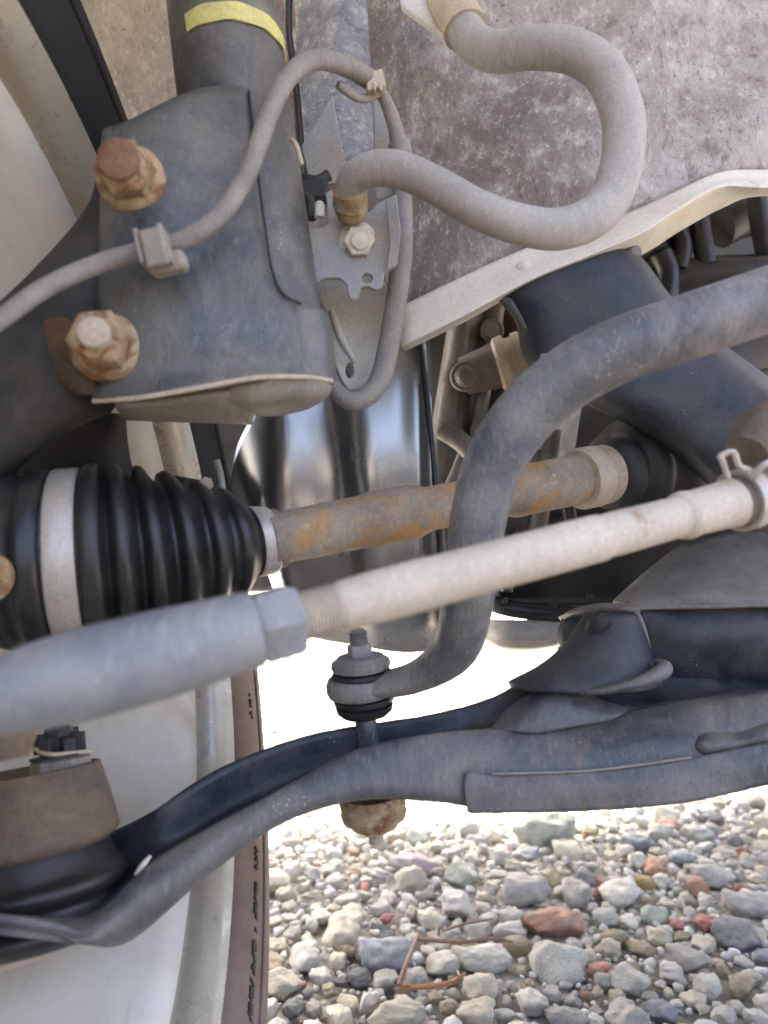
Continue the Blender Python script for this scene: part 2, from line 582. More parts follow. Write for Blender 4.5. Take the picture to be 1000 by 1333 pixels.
prof = catmull([(-.004, .2146), (.002, .2180), (.006, .2240), (.0085, .2360), (.0092, .2500), (.0083, .2560), (.0098, .2575), (.0080, .2700),
                (.004, .2900), (-.004, .3000), (-.014, .3080), (-.030, .3120), (-.09, .3150), (-.16, .312), (-.185, .300), (-.20, .26), (-.185, .218)], 3)
tyre = MB().lathe(WC, WN, [tuple(p) for p in prof], seg=160, ref=ref, caps=False).build('tyre', M['tyre'], wheel, smooth=50)
# moulded lettering on the sidewall: too worn to read in the photograph, so groups of worn strokes
rng = random.Random(4)
mb = MB()
u0 = (ref - WN * ref.dot(WN)).normalized()
w0 = WN.cross(u0)


def on_side(t, r, a):
    return WC + WN * t + (u0 * math.cos(a) + w0 * math.sin(a)) * r


fw = Vector((0, 1, 0))
a_f = math.atan2(fw.dot(w0), fw.dot(u0))
sgn = 1 if on_side(0, 1, a_f + .1).z < on_side(0, 1, a_f).z else -1
def row_of(a_):
    q = on_side(.0094, .2395, a_f + sgn * a_) - CAM
    return 666.5 - q.dot(UP) / q.dot(FWD) * F


def angle_of(y_):
    lo, hi = 0.0, 1.5
    for _ in range(40):
        mid = (lo + hi) / 2
        lo, hi = (mid, hi) if row_of(mid) < y_ else (lo, mid)
    return lo


for y0, y1 in ((905, 935), (1106, 1134), (1150, 1197), (1210, 1215), (1226, 1263), (1279, 1326), (1344, 1390)):
    y_ = y0
    while y_ < y1:
        for q in range(rng.choice((1, 2, 2))):
            r0 = .2360 + (0 if rng.random() < .6 else .0025)
            r1 = .2425 - (0 if rng.random() < .6 else .0025)
            aa = a_f + sgn * angle_of(y_ + q * 3.0)
            da = .0032
            ps = []
            for r_ in (r0, r1):
                f_ = (r_ - .2575) / (.2700 - .2575)
                t_ = .0094
                for s_ in (-1, 1):
                    ps.append(on_side(t_, r_, aa + s_ * da))
            mb.plate([ps[0], ps[1], ps[3], ps[2]], .0012)
        y_ += 7.2
mb.build('lettering', M['tyre_mark'], tyre, smooth=0)['kind'] = 'stuff'

# ------------------------------------------------------------------ wheel arch liner (behind and above the wheel)
liner = thing('wheel_arch_liner', 'coarse grey felt liner of the wheel arch above the tyre', 'arch liner', P(170, 160, .62))
lc = CAM + cv(-.103, .02, .235)
rows = []
for i in range(15):
    a = rad(24 + i * 8.5)
    rr = .385 + .012 * math.sin(i * 1.7)
    rows.append([lc + Vector((x, rr * math.cos(a), rr * math.sin(a) + .006 * math.sin(i * 2.1 + x * 40))) for x in (-.26, -.2, -.13, -.06, -.0, .035)])
MB().loft(rows, 5, 4).build('felt', M['liner'], liner, solid=.006)

# ------------------------------------------------------------------ body panel (inner fender)
body = thing('inner_fender', 'mud splashed inner fender panel with a cream lower flange', 'body panel', P(700, 360, .46))
cols = [(330, 372, 330, .50), (400, 440, 372, .48), (470, 500, 398, .455), (540, 523, 400, .44), (600, 600, 362, .435), (690, 690, 322, .43), (760, 762, 300, .425),
        (830, 832, 272, .42), (880, 880, 250, .42), (935, 935, 226, .42), (985, 985, 222, .42), (1100, 1100, 225, .42), (1260, 1260, 240, .42)]
rows = []
for v in (-.9, -.55, -.25, 0, .2, .4, .6, .8, 1):
    row = []
    for i, (xt, xb, yb, z) in enumerate(cols):
        t = max(v, 0)
        x = xt + (xb - xt) * t
        y = -60 + (yb + 60) * v
        zz = z + .03 * (1 - v) ** 1.0 + .006 * math.sin(i * 1.3 + v * 5) - .010 * math.exp(-((v - .72) / .16) ** 2) * (1 if i > 3 else .3)
        row.append(P(x, y, zz))
    rows.append(row)
MB().loft(rows, 5, 5).build('panel', M['panel_dirt'], body, solid=.002, offset=0)
top = rows[-1]
fl_edge = [(523, 452), (600, 414), (690, 366), (762, 338), (832, 308), (880, 278), (935, 248), (985, 246), (1100, 252), (1260, 268)]
r0 = [p + (CAM - p).normalized() * .0015 for p in top[3:]]
zs = [c[3] for c in cols[3:]]
r1 = [P(x, y + (yt - y) * .5, z - .012) for (x, y), z, yt in zip(fl_edge, zs, [c[2] for c in cols[3:]])]
r2 = [P(x, y - 6, z - .018) for (x, y), z in zip(fl_edge, zs)]
r3 = [P(x, y, z - .015) for (x, y), z in zip(fl_edge, zs)]
r4 = [P(x + 4, y + (4 if x < 760 else 22 if x < 950 else 8), z + .025) for (x, y), z in zip(fl_edge, zs)]
fl = MB().loft([r0, r1, r2, r3, r4], 5, 5).build('flange', M['panel_cream'], body, solid=.0015, offset=0)
for x, y, z in ((682, 348, .4165),):
    MB().lathe(P(x, y, z), CAM - P(x, y, z), [(-.004, pr(18, z)), (.0, pr(17, z)), (.0008, pr(11, z)), (.001, 0)], 20).build('plug', M['panel_cream'], body)
# short bluish mottled side piece beside the strut
rows = []
for v in (0, .35, .7, 1):
    rows.append([P(384 + 10 * v, -40 + 260 * v, .478 - .02 * v), P(420 + 10 * v, -40 + 260 * v, .452), P(448 + 8 * v, -40 + 250 * v, .449), P(474 + 16 * v, -40 + 240 * v, .458)])
MB().loft(rows, 5, 5).build('side_panel', M['panel_blue'], body, solid=.002, offset=0)
MB().tube([P(378, -40, .46), P(376, 40, .46), P(384, 100, .46), P(392, 190, .45), P(394, 240, .45)], .0022, 10).build('seam', M['rubber'], body)
rows = [[P(355, -60, .56), P(372, -60, .54), P(392, -60, .52)], [P(355, 60, .56), P(374, 60, .54), P(394, 60, .52)], [P(368, 200, .55), P(386, 200, .53), P(398, 200, .51)]]
MB().loft(rows, 4, 4).build('white_edge', M['white_paint'], body, solid=.002)
# unseen fender-like cover, added to shade the wheel well as the car does
rows = []
for yy in (-.04, .15, .4, .7, 1.22):
    rows.append([Vector((x, yy, z)) for x, z in ((-.36, .74), (-.345, .84), (-.28, .93), (-.1, .98), (.4, 1.0), (1.0, 1.0))])
MB().loft(rows, 3, 4).build('shade_roof', M['white_paint'], body, solid=.002)
# unseen skirts far in front, added to shade the near gravel from the sun
rows = []
for z in (.30, .33, .40, .5, .80, .99):
    rows.append([Vector((x, y, z)) for x, y in ((-.36, .98), (-.28, 1.08), (-.12, 1.15), (.1, 1.16), (.28, 1.16))])
MB().loft(rows, 3, 4).build('shade_skirt', M['rubber_matte'], body, solid=.004)
rows = []
for z in (.19, .22, .32, .5, .80, .99):
    rows.append([Vector((x, y, z)) for x, y in ((.27, 1.16), (.45, 1.20), (.8, 1.22), (1.5, 1.22))])
MB().loft(rows, 3, 4).build('shade_skirt_low', M['rubber_matte'], body, solid=.004)  # right-hand skirt hangs lower, added to extend that shade

# ------------------------------------------------------------------ engine bay contents (dark, behind)
eng = thing('engine', 'black engine parts and an added dark backdrop behind the suspension', 'engine', P(850, 800, .8))
rows = []
for i, y in enumerate((150, 240, 330, 420, 520, 620, 700, 770)):
    row = []
    for j, x in enumerate((545, 620, 700, 780, 860, 940, 1020, 1150)):
        row.append(P(x, y, .74 + .02 * math.sin(i * 2.3 + j * 1.7) - .02 * (1 if 3 < j < 6 else 0)))
    rows.append(row)
MB().loft(rows, 4, 4).build('block', M['engine'], eng, solid=.02)  # dark backdrop sheet added to stop daylight showing through
for pts, w_ in (([(905, 240), (912, 300), (920, 345)], 26), ([(985, 255), (992, 300), (1000, 340)], 26), ([(860, 330), (870, 360), (862, 410)], 30), ([(880, 290), (890, 320), (885, 350)], 22)):
    MB().tube([P(x, y, .62) for x, y in pts], pr(w_, .62), 14).build('rib', M['engine'], eng)
MB().tube([P(800, 395, .64), P(880, 362, .63), P(1010, 352, .62), P(1100, 345, .62)], pr(44, .63), 18).build('pipe', M['engine'], eng)
MB().tube([P(930, 285, .66), P(960, 270, .66), P(1010, 262, .66)], pr(80, .66), 22).build('hose_end', M['engine'], eng)
MB().tube([P(808, 330, .6), P(835, 318, .62), P(870, 326, .64)], pr(40, .62), 16).build('elbow', M['engine'], eng)

gb = thing('gearbox', 'brown stained alloy gearbox casing with ribs behind the stabilizer bar', 'gearbox', P(640, 720, .58))
rows = []
for i, y in enumerate((370, 440, 520, 600, 680, 740)):
    lean = -(y - 400) * .16
    rows.append([P(x + lean, y, z) for x, z in ((596, .60), (612, .565), (626, .575), (640, .60), (664, .585), (690, .575), (730, .585), (770, .61))])
MB().loft(rows, 4, 5).build('casing', M['alloy'], gb, solid=.006)
for x0, x1, wd in ((612, 566, 26), (652, 610, 18)):
    MB().tube([P(x0, 380, .566), P((x0 + x1) / 2, 500, .560), P(x1, 640, .562)], [pr(wd, .56), pr(wd * 1.1, .56), pr(wd * .8, .56)], 16).build('rib', M['alloy'], gb)
MB().tube([P(604, 490, .545), P(640, 478, .540), P(690, 462, .535)], [pr(50, .54), pr(58, .54), pr(64, .54)], 28).build('boss', M['alloy'], gb, smooth=50)
ax = (P(690, 462, .53) - P(640, 478, .535)).normalized()
MB().lathe(P(668, 470, .53), ax, [(-.012, pr(60, .53)), (-.010, pr(72, .53)), (-.004, pr(74, .53)), (-.002, pr(62, .53)), (.002, pr(62, .53)), (.003, pr(70, .53)), (.008, pr(70, .53)), (.009, pr(50, .53))], 36).build('collar', M['steel_tan'], gb)
MB().lathe(P(684, 462, .512), ax, [(0, pr(38, .53)), (.012, pr(38, .53)), (.014, pr(30, .53))], 24).build('plug', M['galv'], gb)
d = (CAM - P(606, 490, .53)).normalized()
b_ = MB().lathe(P(606, 490, .520), d, [(-.02, pr(40, .53)), (0, pr(40, .53)), (.002, pr(36, .53)), (.0025, pr(27, .53)), (.010, pr(25, .53)), (.0125, pr(16, .53))], 24)
b_.build('bolt', M['alloy'], gb)
for x, y, w_ in ((640, 430, 20), (668, 540, 22), (700, 600, 20), (626, 560, 18)):
    d = (CAM - P(x, y, .55)).normalized()
    g_ = MB().lathe(P(x, y, .560), d, [(-.01, pr(w_ * 1.7, .55)), (.004, pr(w_ * 1.5, .55)), (.0045, pr(w_ * 1.2, .55))], 22)
    g_.hexa(P(x, y, .556), d, pr(w_, .55), .006)
    g_.build('bolt', M['alloy'], gb)
MB().tube([P(575, 560, .53), P(600, 575, .525), P(620, 600, .52)], [pr(24, .53), pr(26, .53), pr(20, .53)], 16).build('lever', M['alloy'], gb)
MB().tube([P(608, 580, .53), P(592, 620, .53), P(578, 650, .53)], pr(16, .53), 12).build('lever', M['alloy'], gb)
MB().tube([P(722, 560, .55), P(712, 620, .55), P(700, 690, .55)], pr(24, .55), 14).build('rib', M['alloy'], gb)

pan = thing('oil_pan', 'black oil pan with a bolted rim and pale underside', 'oil pan', P(700, 840, .6))
rows = []
for y, z in ((660, .56), (720, .565), (770, .575), (788, .575)):
    rows.append([P(x, y, z + dz) for x, dz in ((630, .03), (650, .0), (690, -.005), (760, .0), (840, .0), (930, .0), (1000, .0))])
MB().loft(rows, 4, 4).build('wall', M['engine'], pan, solid=.006)
MB().tube([P(632, 780, .565), P(655, 790, .552), P(700, 797, .55), (P(760, 800, .552)), P(860, 798, .555)], [pr(22, .55)] * 5, 16).build('rim', M['rubber'], pan)
for x, y in ((658, 782), (768, 778), (722, 786)):
    MB().hexa(P(x, y, .545), (CAM - P(x, y, .545)), pr(10, .545), .004).build('bolt', M['engine'], pan)
rows = [[P(632, 806, .57), P(660, 808, .555), P(700, 808, .552), P(745, 806, .555), P(800, 806, .56)],
        [P(634, 826, .57), P(660, 834, .553), P(700, 835, .55), P(745, 826, .555), P(800, 822, .56)],
        [P(640, 836, .60), P(665, 842, .59), P(700, 840, .59), P(745, 832, .59), P(800, 824, .59)]]
MB().loft(rows, 5, 5).build('underside', M['pan'], pan, solid=.004)
MB().tube([P(735, 640, .53), P(745, 690, .53), P(748, 740, .53)], pr(18, .53), 12).build('rib', M['engine'], pan)
MB().tube([P(660, 770, .54), P(664, 720, .54), P(680, 690, .54)], pr(16, .54), 12).build('rib', M['engine'], pan)

# ------------------------------------------------------------------ glossy shield
sh = thing('splash_shield', 'glossy dark curved metal shield hanging behind the axle', 'splash shield', P(470, 840, .5))
rows = []
tops = [(298, 640, .518), (305, 585, .513), (326, 540, .510), (358, 480, .505), (392, 420, .50), (420, 400, .507), (455, 410, .51), (500, 436, .505), (535, 440, .50), (551, 446, .505), (558, 460, .51)]
bots = [(356, 760, .515), (372, 790, .510), (392, 812, .507), (410, 826, .50), (440, 834, .492), (462, 836, .50), (490, 842, .498), (525, 846, .49), (560, 845, .492), (584, 840, .497), (592, 832, .503)]
for v in (0, .2, .4, .6, .8, .93, 1):
    row = []
    for i, (a, b) in enumerate(zip(tops, bots)):
        z = a[2] + (b[2] - a[2]) * v + .0085 * math.sin(i * 1.75 + v * 1.1) + (.012 if v == 1 else .0) + .050 * max(0, v - .35) ** 1.6 - .004 * math.sin(v * math.pi)
        row.append(P(a[0] + (b[0] - a[0]) * v + 6 * math.sin(v * 3 + i), a[1] + (b[1] - a[1]) * v, z))
    rows.append(row)
MB().loft(rows, 6, 6).build('skin', M['shield'], sh, solid=.002)
MB().tube([P(546, 440, .50), P(556, 520, .497), P(566, 620, .493), P(574, 720, .488), P(580, 832, .486)], pr(9, .49), 10).build('edge_bead', M['rubber'], sh)

# ------------------------------------------------------------------ crossmember
cm = thing('crossmember', 'dark blue black pressed steel strap crossing behind the stabilizer bar', 'crossmember', P(830, 620, .44))
rows = [[P(648, 384, .435), P(672, 372, .42), P(730, 345, .412), P(790, 318, .412), P(806, 316, .43)],
        [P(676, 420, .435), P(694, 412, .415), P(750, 380, .408), P(820, 350, .408), P(838, 345, .43)],
        [P(690, 470, .435), P(706, 462, .41), P(770, 430, .404), P(850, 395, .404), P(870, 388, .43)],
        [P(760, 520, .43), P(778, 508, .405), P(830, 480, .398), P(905, 450, .398), P(925, 440, .425)],
        [P(840, 560, .42), P(856, 548, .397), P(905, 520, .39), P(965, 495, .39), P(985, 485, .42)],
        [P(905, 610, .41), P(920, 598, .388), P(965, 565, .382), P(1025, 540, .382), P(1045, 530, .41)],
        [P(985, 690, .40), P(1000, 678, .38), P(1045, 640, .374), P(1095, 610, .374), P(1120, 600, .40)]]
MB().loft(rows, 6, 5).build('strap', M['strap_paint'], cm, solid=.002)
rows = [[P(646, 382, .425), P(664, 388, .420), P(676, 392, .43)], [P(668, 404, .424), P(682, 418, .418), P(694, 424, .43)],
        [P(686, 440, .422), P(695, 452, .416), P(702, 450, .43)], [P(694, 486, .42), P(702, 488, .415), P(710, 480, .43)]]
MB().loft(rows, 5, 4).build('fold', M['bracket_paint'], cm, solid=.0015)
MB().tube([P(796, 322, .42), P(812, 322, .42), P(824, 330, .43)], [pr(26, .42), pr(30, .42), pr(24, .42)], 16).build('knob', M['engine'], cm)
d = (CAM - P(708, 468, .40)).normalized()
MB().lathe(P(708, 466, .4075), d, [(0, pr(12, .4)), (.0015, pr(10, .4)), (.0025, pr(4, .4))], 14).build('rivet', M['galv'], cm)

# ------------------------------------------------------------------ subframe (right)
sf = thing('subframe', 'dusty dark subframe box with a sheet flange at the right edge', 'subframe', P(930, 900, .42))
rows = [[P(800, 786, .43), P(845, 745, .445), P(890, 712, .455), P(950, 694, .455), P(1040, 684, .45), P(1150, 676, .45)],
        [P(808, 787, .415), P(860, 765, .42), P(910, 745, .42), P(970, 738, .42), P(1050, 735, .415), P(1150, 732, .415)],
        [P(815, 788, .40), P(870, 786, .395), P(930, 784, .392), P(990, 782, .39), P(1060, 782, .388), P(1150, 782, .388)],
        [P(830, 795, .396), P(880, 794, .390), P(935, 793, .386), P(990, 791, .384), P(1060, 791, .382), P(1150, 791, .382)]]
MB().loft(rows, 5, 5).build('sheet', M['subframe_paint'], sf, solid=.002)
rows = [[P(828, 786, .404), P(880, 786, .402), P(935, 785, .400), P(990, 784, .398), P(1060, 784, .396), P(1150, 784, .396)],
        [P(828, 797, .400), P(880, 797, .396), P(935, 796, .393), P(990, 795, .390), P(1060, 795, .388), P(1150, 795, .388)],
        [P(836, 840, .402), P(885, 838, .392), P(935, 836, .388), P(990, 834, .385), P(1060, 832, .384), P(1150, 830, .384)],
        [P(850, 900, .408), P(890, 893, .404), P(935, 890, .402), P(990, 888, .40), P(1060, 884, .40), P(1150, 880, .40)],
        [P(860, 930, .43), P(890, 920, .43), P(935, 910, .43), P(990, 905, .43), P(1060, 900, .43), P(1150, 900, .43)]]
MB().loft(rows, 5, 5).build('box_side', M['strap_paint'], sf, solid=.002)
rows = [[P(732, 800, .455), P(748, 796, .425), P(790, 790, .405), P(832, 794, .397)], [P(736, 806, .455), P(750, 802, .421), P(790, 797, .401), P(834, 800, .394)]]
MB().loft(rows, 3, 5).build('bracket_edge', M['subframe_paint'], sf, solid=.003)
rows = [[P(734, 804, .445), P(760, 802, .435), P(800, 802, .43), P(835, 802, .425)], [P(728, 830, .447), P(760, 840, .437), P(800, 850, .432), P(850, 870, .425)], [P(745, 860, .45), P(770, 880, .44), P(800, 890, .44), P(860, 910, .43)]]
MB().loft(rows, 4, 4).build('bracket_back', M['strap_paint'], sf, solid=.002)
MB().tube([P(828, 796, .394), P(836, 812, .392), P(846, 850, .392), P(852, 880, .394)], pr(7, .39), 8).build('bracket_lip', M['subframe_paint'], sf)

# ------------------------------------------------------------------ drive shaft
ds = thing('drive_shaft', 'drive shaft of rusty steel with a black ribbed rubber boot', 'drive shaft', P(400, 760, .35))
A0, ad, Lb = P(-10, 734, .268), RIGHT.copy(), .2


def along(xpx):       # distance on the boot axis whose image has that x
    lo, hi = -.05, Lb * 1.6
    for _ in range(40):
        mid = (lo + hi) / 2
        q = A0 + ad * mid - CAM
        if q.dot(RIGHT) / q.dot(FWD) * F + 500 < xpx:
            lo = mid
        else:
            hi = mid
    return lo, (A0 + ad * lo - CAM).dot(FWD)


def bp(x, h):
    t, z = along(x)
    return (t, h * z / F)


def boot_ring(xm, h):
    """ring of the bent boot: image column of its near side, radius in photo pixels"""
    xm, h = float(xm), float(h)
    f = min(max((xm - 40) / 300, -.4), 1)
    f = f if f < 0 else f * f * (3 - 2 * f)
    yaw = rad(14 + 18 * f)
    z = .2925 + (.3235 - .2925) * (xm - 60) / 285
    eff = yaw + math.atan((xm - 500) / F)
    cx = xm - h * math.sin(eff)
    cy = 728 - .085 * (cx - 60)
    sl = .05 + .10 * f
    n = RIGHT * math.cos(yaw) + FWD * math.sin(yaw) + UP * sl
    return (P(cx, cy, z + h * z / F * math.sin(yaw) * 0), n, h * z / F)


pts = [(-70, 90), (-40, 104), (-24, 112), (-10, 114), (0, 110), (14, 112), (20, 117), (40, 118), (50, 114), (56, 110), (98, 110), (104, 115), (112, 119), (128, 118), (136, 104),
       (143, 101), (152, 116), (164, 118), (173, 110), (181, 96), (188, 95), (198, 110), (210, 110), (218, 98), (225, 90), (232, 88), (244, 101), (254, 100), (262, 90), (269, 80), (276, 78),
       (285, 88), (293, 87), (301, 77), (306, 69), (312, 69), (320, 74), (327, 72), (335, 60), (341, 47), (346, 43), (368, 42), (370, 28)]
MB().rings([boot_ring(*p) for p in catmull(pts, 3)], 72).build('boot', M['rubber'], ds, smooth=50)
MB().rings([boot_ring(x, h) for x, h in ((55, 109), (55, 114), (58, 116), (94, 115), (98, 113), (98, 109))], 72).build('clamp_band', M['band'], ds, smooth=50)
MB().rings([boot_ring(x, h) for x, h in ((346, 42), (346, 45.5), (349, 46.5), (367, 45), (369, 43), (369, 40))], 48).build('clamp_band', M['band'], ds, smooth=50)
B0, B1 = P(335, 706, .320), P(835, 608, .445)
bd = (B1 - B0).normalized()
A0, ad, Lb = B0, bd, (B1 - B0).length
sp = [(347, 38), (358, 39), (362, 39.5), (364, 36), (366, 36), (368, 34), (476, 34.5), (482, 36), (500, 37), (536, 36), (548, 32), (556, 29), (640, 28), (655, 29), (668, 33.5), (745, 32.5), (752, 31)]
MB().lathe(B0, bd, [bp(x, h) for x, h in sp], 48).build('shaft', M['shaft'], ds, smooth=50)
MB().lathe(B0, bd, [bp(752, 30), bp(753, 38), bp(756, 40.5), bp(772, 40), bp(774, 36), bp(776, 36), bp(778, 39), bp(792, 38), bp(793, 30)], 48).build('ring', M['steel_tan'], ds, smooth=40)
MB().lathe(B0, bd, [tuple(p) for p in catmull([bp(x, h) for x, h in ((785, 30), (790, 46), (800, 52), (806, 50), (812, 60), (822, 66), (830, 62), (838, 72), (850, 78), (860, 74), (870, 84), (890, 92), (930, 96), (1000, 96))], 3)], 60).build('inner_boot', M['rubber_matte'], ds, smooth=50)

# ------------------------------------------------------------------ knuckle and caliper (dark castings at the left)
kn = thing('steering_knuckle', 'dark cast steering knuckle joined to the strut bracket at the left edge', 'knuckle', P(60, 640, .3))
rows = [[P(140, 196, .305), P(128, 214, .292), P(134, 250, .285), P(160, 280, .285), P(190, 300, .295)],
        [P(112, 270, .302), P(112, 280, .285), P(130, 310, .28), P(160, 330, .283), P(190, 340, .295)],
        [P(46, 348, .30), P(54, 365, .278), P(90, 400, .272), P(130, 430, .278), P(170, 450, .295)],
        [P(-30, 422, .298), P(-20, 440, .272), P(30, 480, .264), P(90, 510, .272), P(150, 530, .295)],
        [P(-90, 500, .295), P(-80, 520, .27), P(-30, 560, .262), P(40, 570, .272), P(110, 552, .296)],
        [P(-160, 600, .295), P(-140, 630, .27), P(-80, 650, .265), P(-20, 640, .275), P(30, 605, .296)],
        [P(-200, 700, .295), P(-180, 730, .27), P(-130, 740, .265), P(-60, 720, .275), P(-8, 670, .296)]]
MB().loft(rows, 6, 6).build('casting', M['casting'], kn, solid=.012, offset=-1)
# pad behind the bracket plate carrying the lower bolt, with rust bloom
M['rust_patch'] = grimy('orange rust', (.15, .07, .03), (.06, .05, .04), .5, .85, scale=60, fine=500)
rows = [[P(60, 420, .272), P(84, 415, .268), P(110, 430, .270)], [P(58, 455, .271), P(84, 455, .267), P(112, 460, .269)], [P(74, 485, .271), P(98, 492, .267), P(122, 492, .269)], [P(96, 505, .273), P(112, 512, .270), P(128, 512, .272)]]
MB().loft(rows, 4, 4).build('rust_scab', M['rust_patch'], kn, solid=.002)

MB().lathe(P(-14, 752, .245), RIGHT * .8 - FWD * .6, [(-.012, .006), (-.010, .0085), (.0, .0085), (.002, .0075), (.003, .004), (.003, 0)], 28).build('hub_bolt', M['rust_tan'], kn)
ca = thing('brake_caliper', 'black cast brake caliper in the dark gap above the axle boot', 'brake caliper', P(110, 640, .36))
rows = [[P(100, 548, .33), P(126, 540, .325), P(152, 538, .325), P(164, 545, .335)], [P(40, 575, .335), P(110, 572, .322), P(152, 575, .322), P(168, 585, .335)],
        [P(10, 600, .335), P(100, 605, .322), P(158, 606, .322), P(176, 612, .335)], [P(10, 640, .335), P(100, 640, .325), P(170, 630, .325), P(205, 632, .338)], [P(10, 690, .335), P(100, 690, .335), P(170, 680, .335), P(215, 670, .345)]]
MB().loft(rows, 5, 5).build('housing', M['casting_black'], ca, solid=.01, offset=-1)
MB().tube([P(205, 622, .345), P(240, 630, .342), P(272, 634, .340)], [pr(14, .34), pr(18, .34), pr(14, .34)], 14).build('arm', M['casting_black'], ca)
MB().hexa(P(268, 630, .336), (CAM - P(268, 630, .336)), pr(20, .336), .006).build('bolt', M['steel_tan'], ca)
MB().tube([P(282, 600, .345), P(287, 618, .343), P(290, 640, .342)], pr(9, .34), 12).build('pin', M['galv'], ca)

# ------------------------------------------------------------------ strut
st = thing('suspension_strut', 'dark suspension strut tube with yellow paint mark and bolted clevis bracket', 'strut', P(300, 530, .3))
T0, T1 = P(266, -160, .352), P(356, 505, .318)
td = (T1 - T0).normalized()
TL = (T1 - T0).length
A0, ad, Lb = T0, td, TL
RT = .0252
MB().lathe(T0, td, [(-.05, .024), (.0, .024), (.02, .0243), (TL * .42, RT), (TL * .985, RT), (TL * 1.0, RT * .95), (TL * 1.02, RT * .8), (TL * 1.033, RT * .5), (TL * 1.036, 0)], 64).build('tube', M['strut_paint'], st, smooth=50)
# yellow mark: arc of paint hugging the tube
u = (CAM - T0)
u = (u - td * u.dot(td)).normalized()
w_ = td.cross(u)
if w_.dot(RIGHT) < 0:
    w_ = -w_
lo_, hi_ = 0.0, TL
for _ in range(40):
    mid_ = (lo_ + hi_) / 2
    q_ = T0 + td * mid_ + u * RT - CAM
    if 666.5 - q_.dot(UP) / q_.dot(FWD) * F < 4:
        lo_ = mid_
    else:
        hi_ = mid_
vs, fs = [], []
NA = 22
for i in range(NA + 1):
    a = rad(-38 + 128 * i / NA)
    for k in range(4):
        hh = (.0 if k < 2 else .0086) + .0003 * math.sin(i * 1.1 + k)
        tt = lo_ + hh
        rr = .0256 + (.0007 if k in (1, 2) else 0)
        vs.append(T0 + td * tt + (u * math.cos(a) + w_ * math.sin(a)) * rr)
for i in range(NA):
    for k in range(3):
        fs.append((i * 4 + k, i * 4 + k + 1, i * 4 + 5 + k, i * 4 + 4 + k))
MB().add(vs, fs).build('paint_mark', M['yellow'], st)
# clevis bracket: front plate that wraps the tube at its foot
rows = [[P(132, 176, .300), P(138, 166, .287), P(168, 156, .284), P(232, 124, .289), P(276, 112, .300), P(322, 112, .303)],
        [P(130, 214, .298), P(137, 214, .281), P(175, 214, .277), P(238, 210, .281), P(288, 208, .289), P(332, 212, .295)],
        [P(127, 290, .294), P(134, 290, .277), P(178, 290, .272), P(240, 290, .275), P(300, 290, .283), P(342, 290, .290)],
        [P(124, 360, .290), P(131, 360, .274), P(178, 360, .268), P(248, 360, .271), P(310, 360, .278), P(352, 350, .285)],
        [P(121, 412, .286), P(128, 412, .271), P(178, 412, .266), P(252, 412, .268), P(322, 412, .273), P(384, 398, .281)]]
upper = rows[:-1]
rows = [[P(121, 412, .286), P(128, 412, .271), P(178, 412, .266), P(252, 412, .268), P(322, 412, .273), P(384, 398, .281), P(418, 402, .292), P(430, 412, .310)],
        [P(119, 450, .284), P(126, 450, .270), P(180, 450, .265), P(260, 450, .267), P(330, 448, .272), P(392, 442, .280), P(424, 440, .292), P(434, 446, .310)],
        [P(118, 490, .283), P(125, 490, .270), P(180, 488, .265), P(262, 480, .267), P(332, 474, .272), P(394, 474, .280), P(426, 476, .292), P(437, 478, .310)],
        [P(118, 517, .282), P(125, 518, .266), P(182, 514, .260), P(264, 500, .262), P(334, 490, .268), P(396, 490, .277), P(428, 494, .290), P(438, 496, .310)]]
br = MB().loft(upper + [r_[:6] for r_ in rows], 6, 6)
br.loft([r_[5:] for r_ in rows], 6, 6)
br.build('bracket', M['bracket_paint'], st, solid=.0035, offset=-1, smooth=55)
# rolled lower lip and the second plate behind it
lip = [(122, 522, .268), (182, 518, .259), (264, 504, .261), (334, 492, .267), (396, 491, .276), (432, 496, .292)]
MB().tube([P(*q) for q in lip], [pr(7, .265)] * 6, 10).build('lower_lip', M['steel_tan'], st)
rows = [[P(150, 520, .272), P(220, 514, .272), P(290, 504, .275), P(340, 500, .28)], [P(160, 534, .285), P(220, 532, .285), P(280, 534, .287), P(330, 536, .29)], [P(165, 538, .31), P(220, 540, .31), P(280, 542, .312), P(330, 544, .312)]]
MB().loft(rows, 4, 4).build('rear_plate', M['cup_grey'], st, solid=.003)
rows = [[P(285, 512, .278), P(320, 494, .272), P(360, 488, .274), P(400, 490, .280), P(428, 500, .294)], [P(296, 522, .284), P(325, 522, .277), P(362, 518, .278), P(400, 515, .284), P(424, 510, .296)],
        [P(320, 528, .30), P(335, 535, .292), P(362, 535, .292), P(395, 528, .298), P(412, 520, .305)]]
MB().loft(rows, 5, 5).build('foot_cup', M['cup_grey'], st, solid=.002)
MB().tube([P(324, 118, .302), P(330, 170, .298), P(336, 226, .2905), P(346, 300, .2865), P(354, 350, .2825), P(368, 382, .280), P(392, 396, .2795)], pr(4, .285), 8).build('gap_shadow', M['rubber_matte'], st)  # shadow of the gap beside the plate, drawn as a dark bead
MB().tube([P(380, 182, .312), P(386, 190, .310), P(390, 204, .309), P(393, 215, .309)], pr(7, .31), 10).build('weld', M['steel_tan'], st)


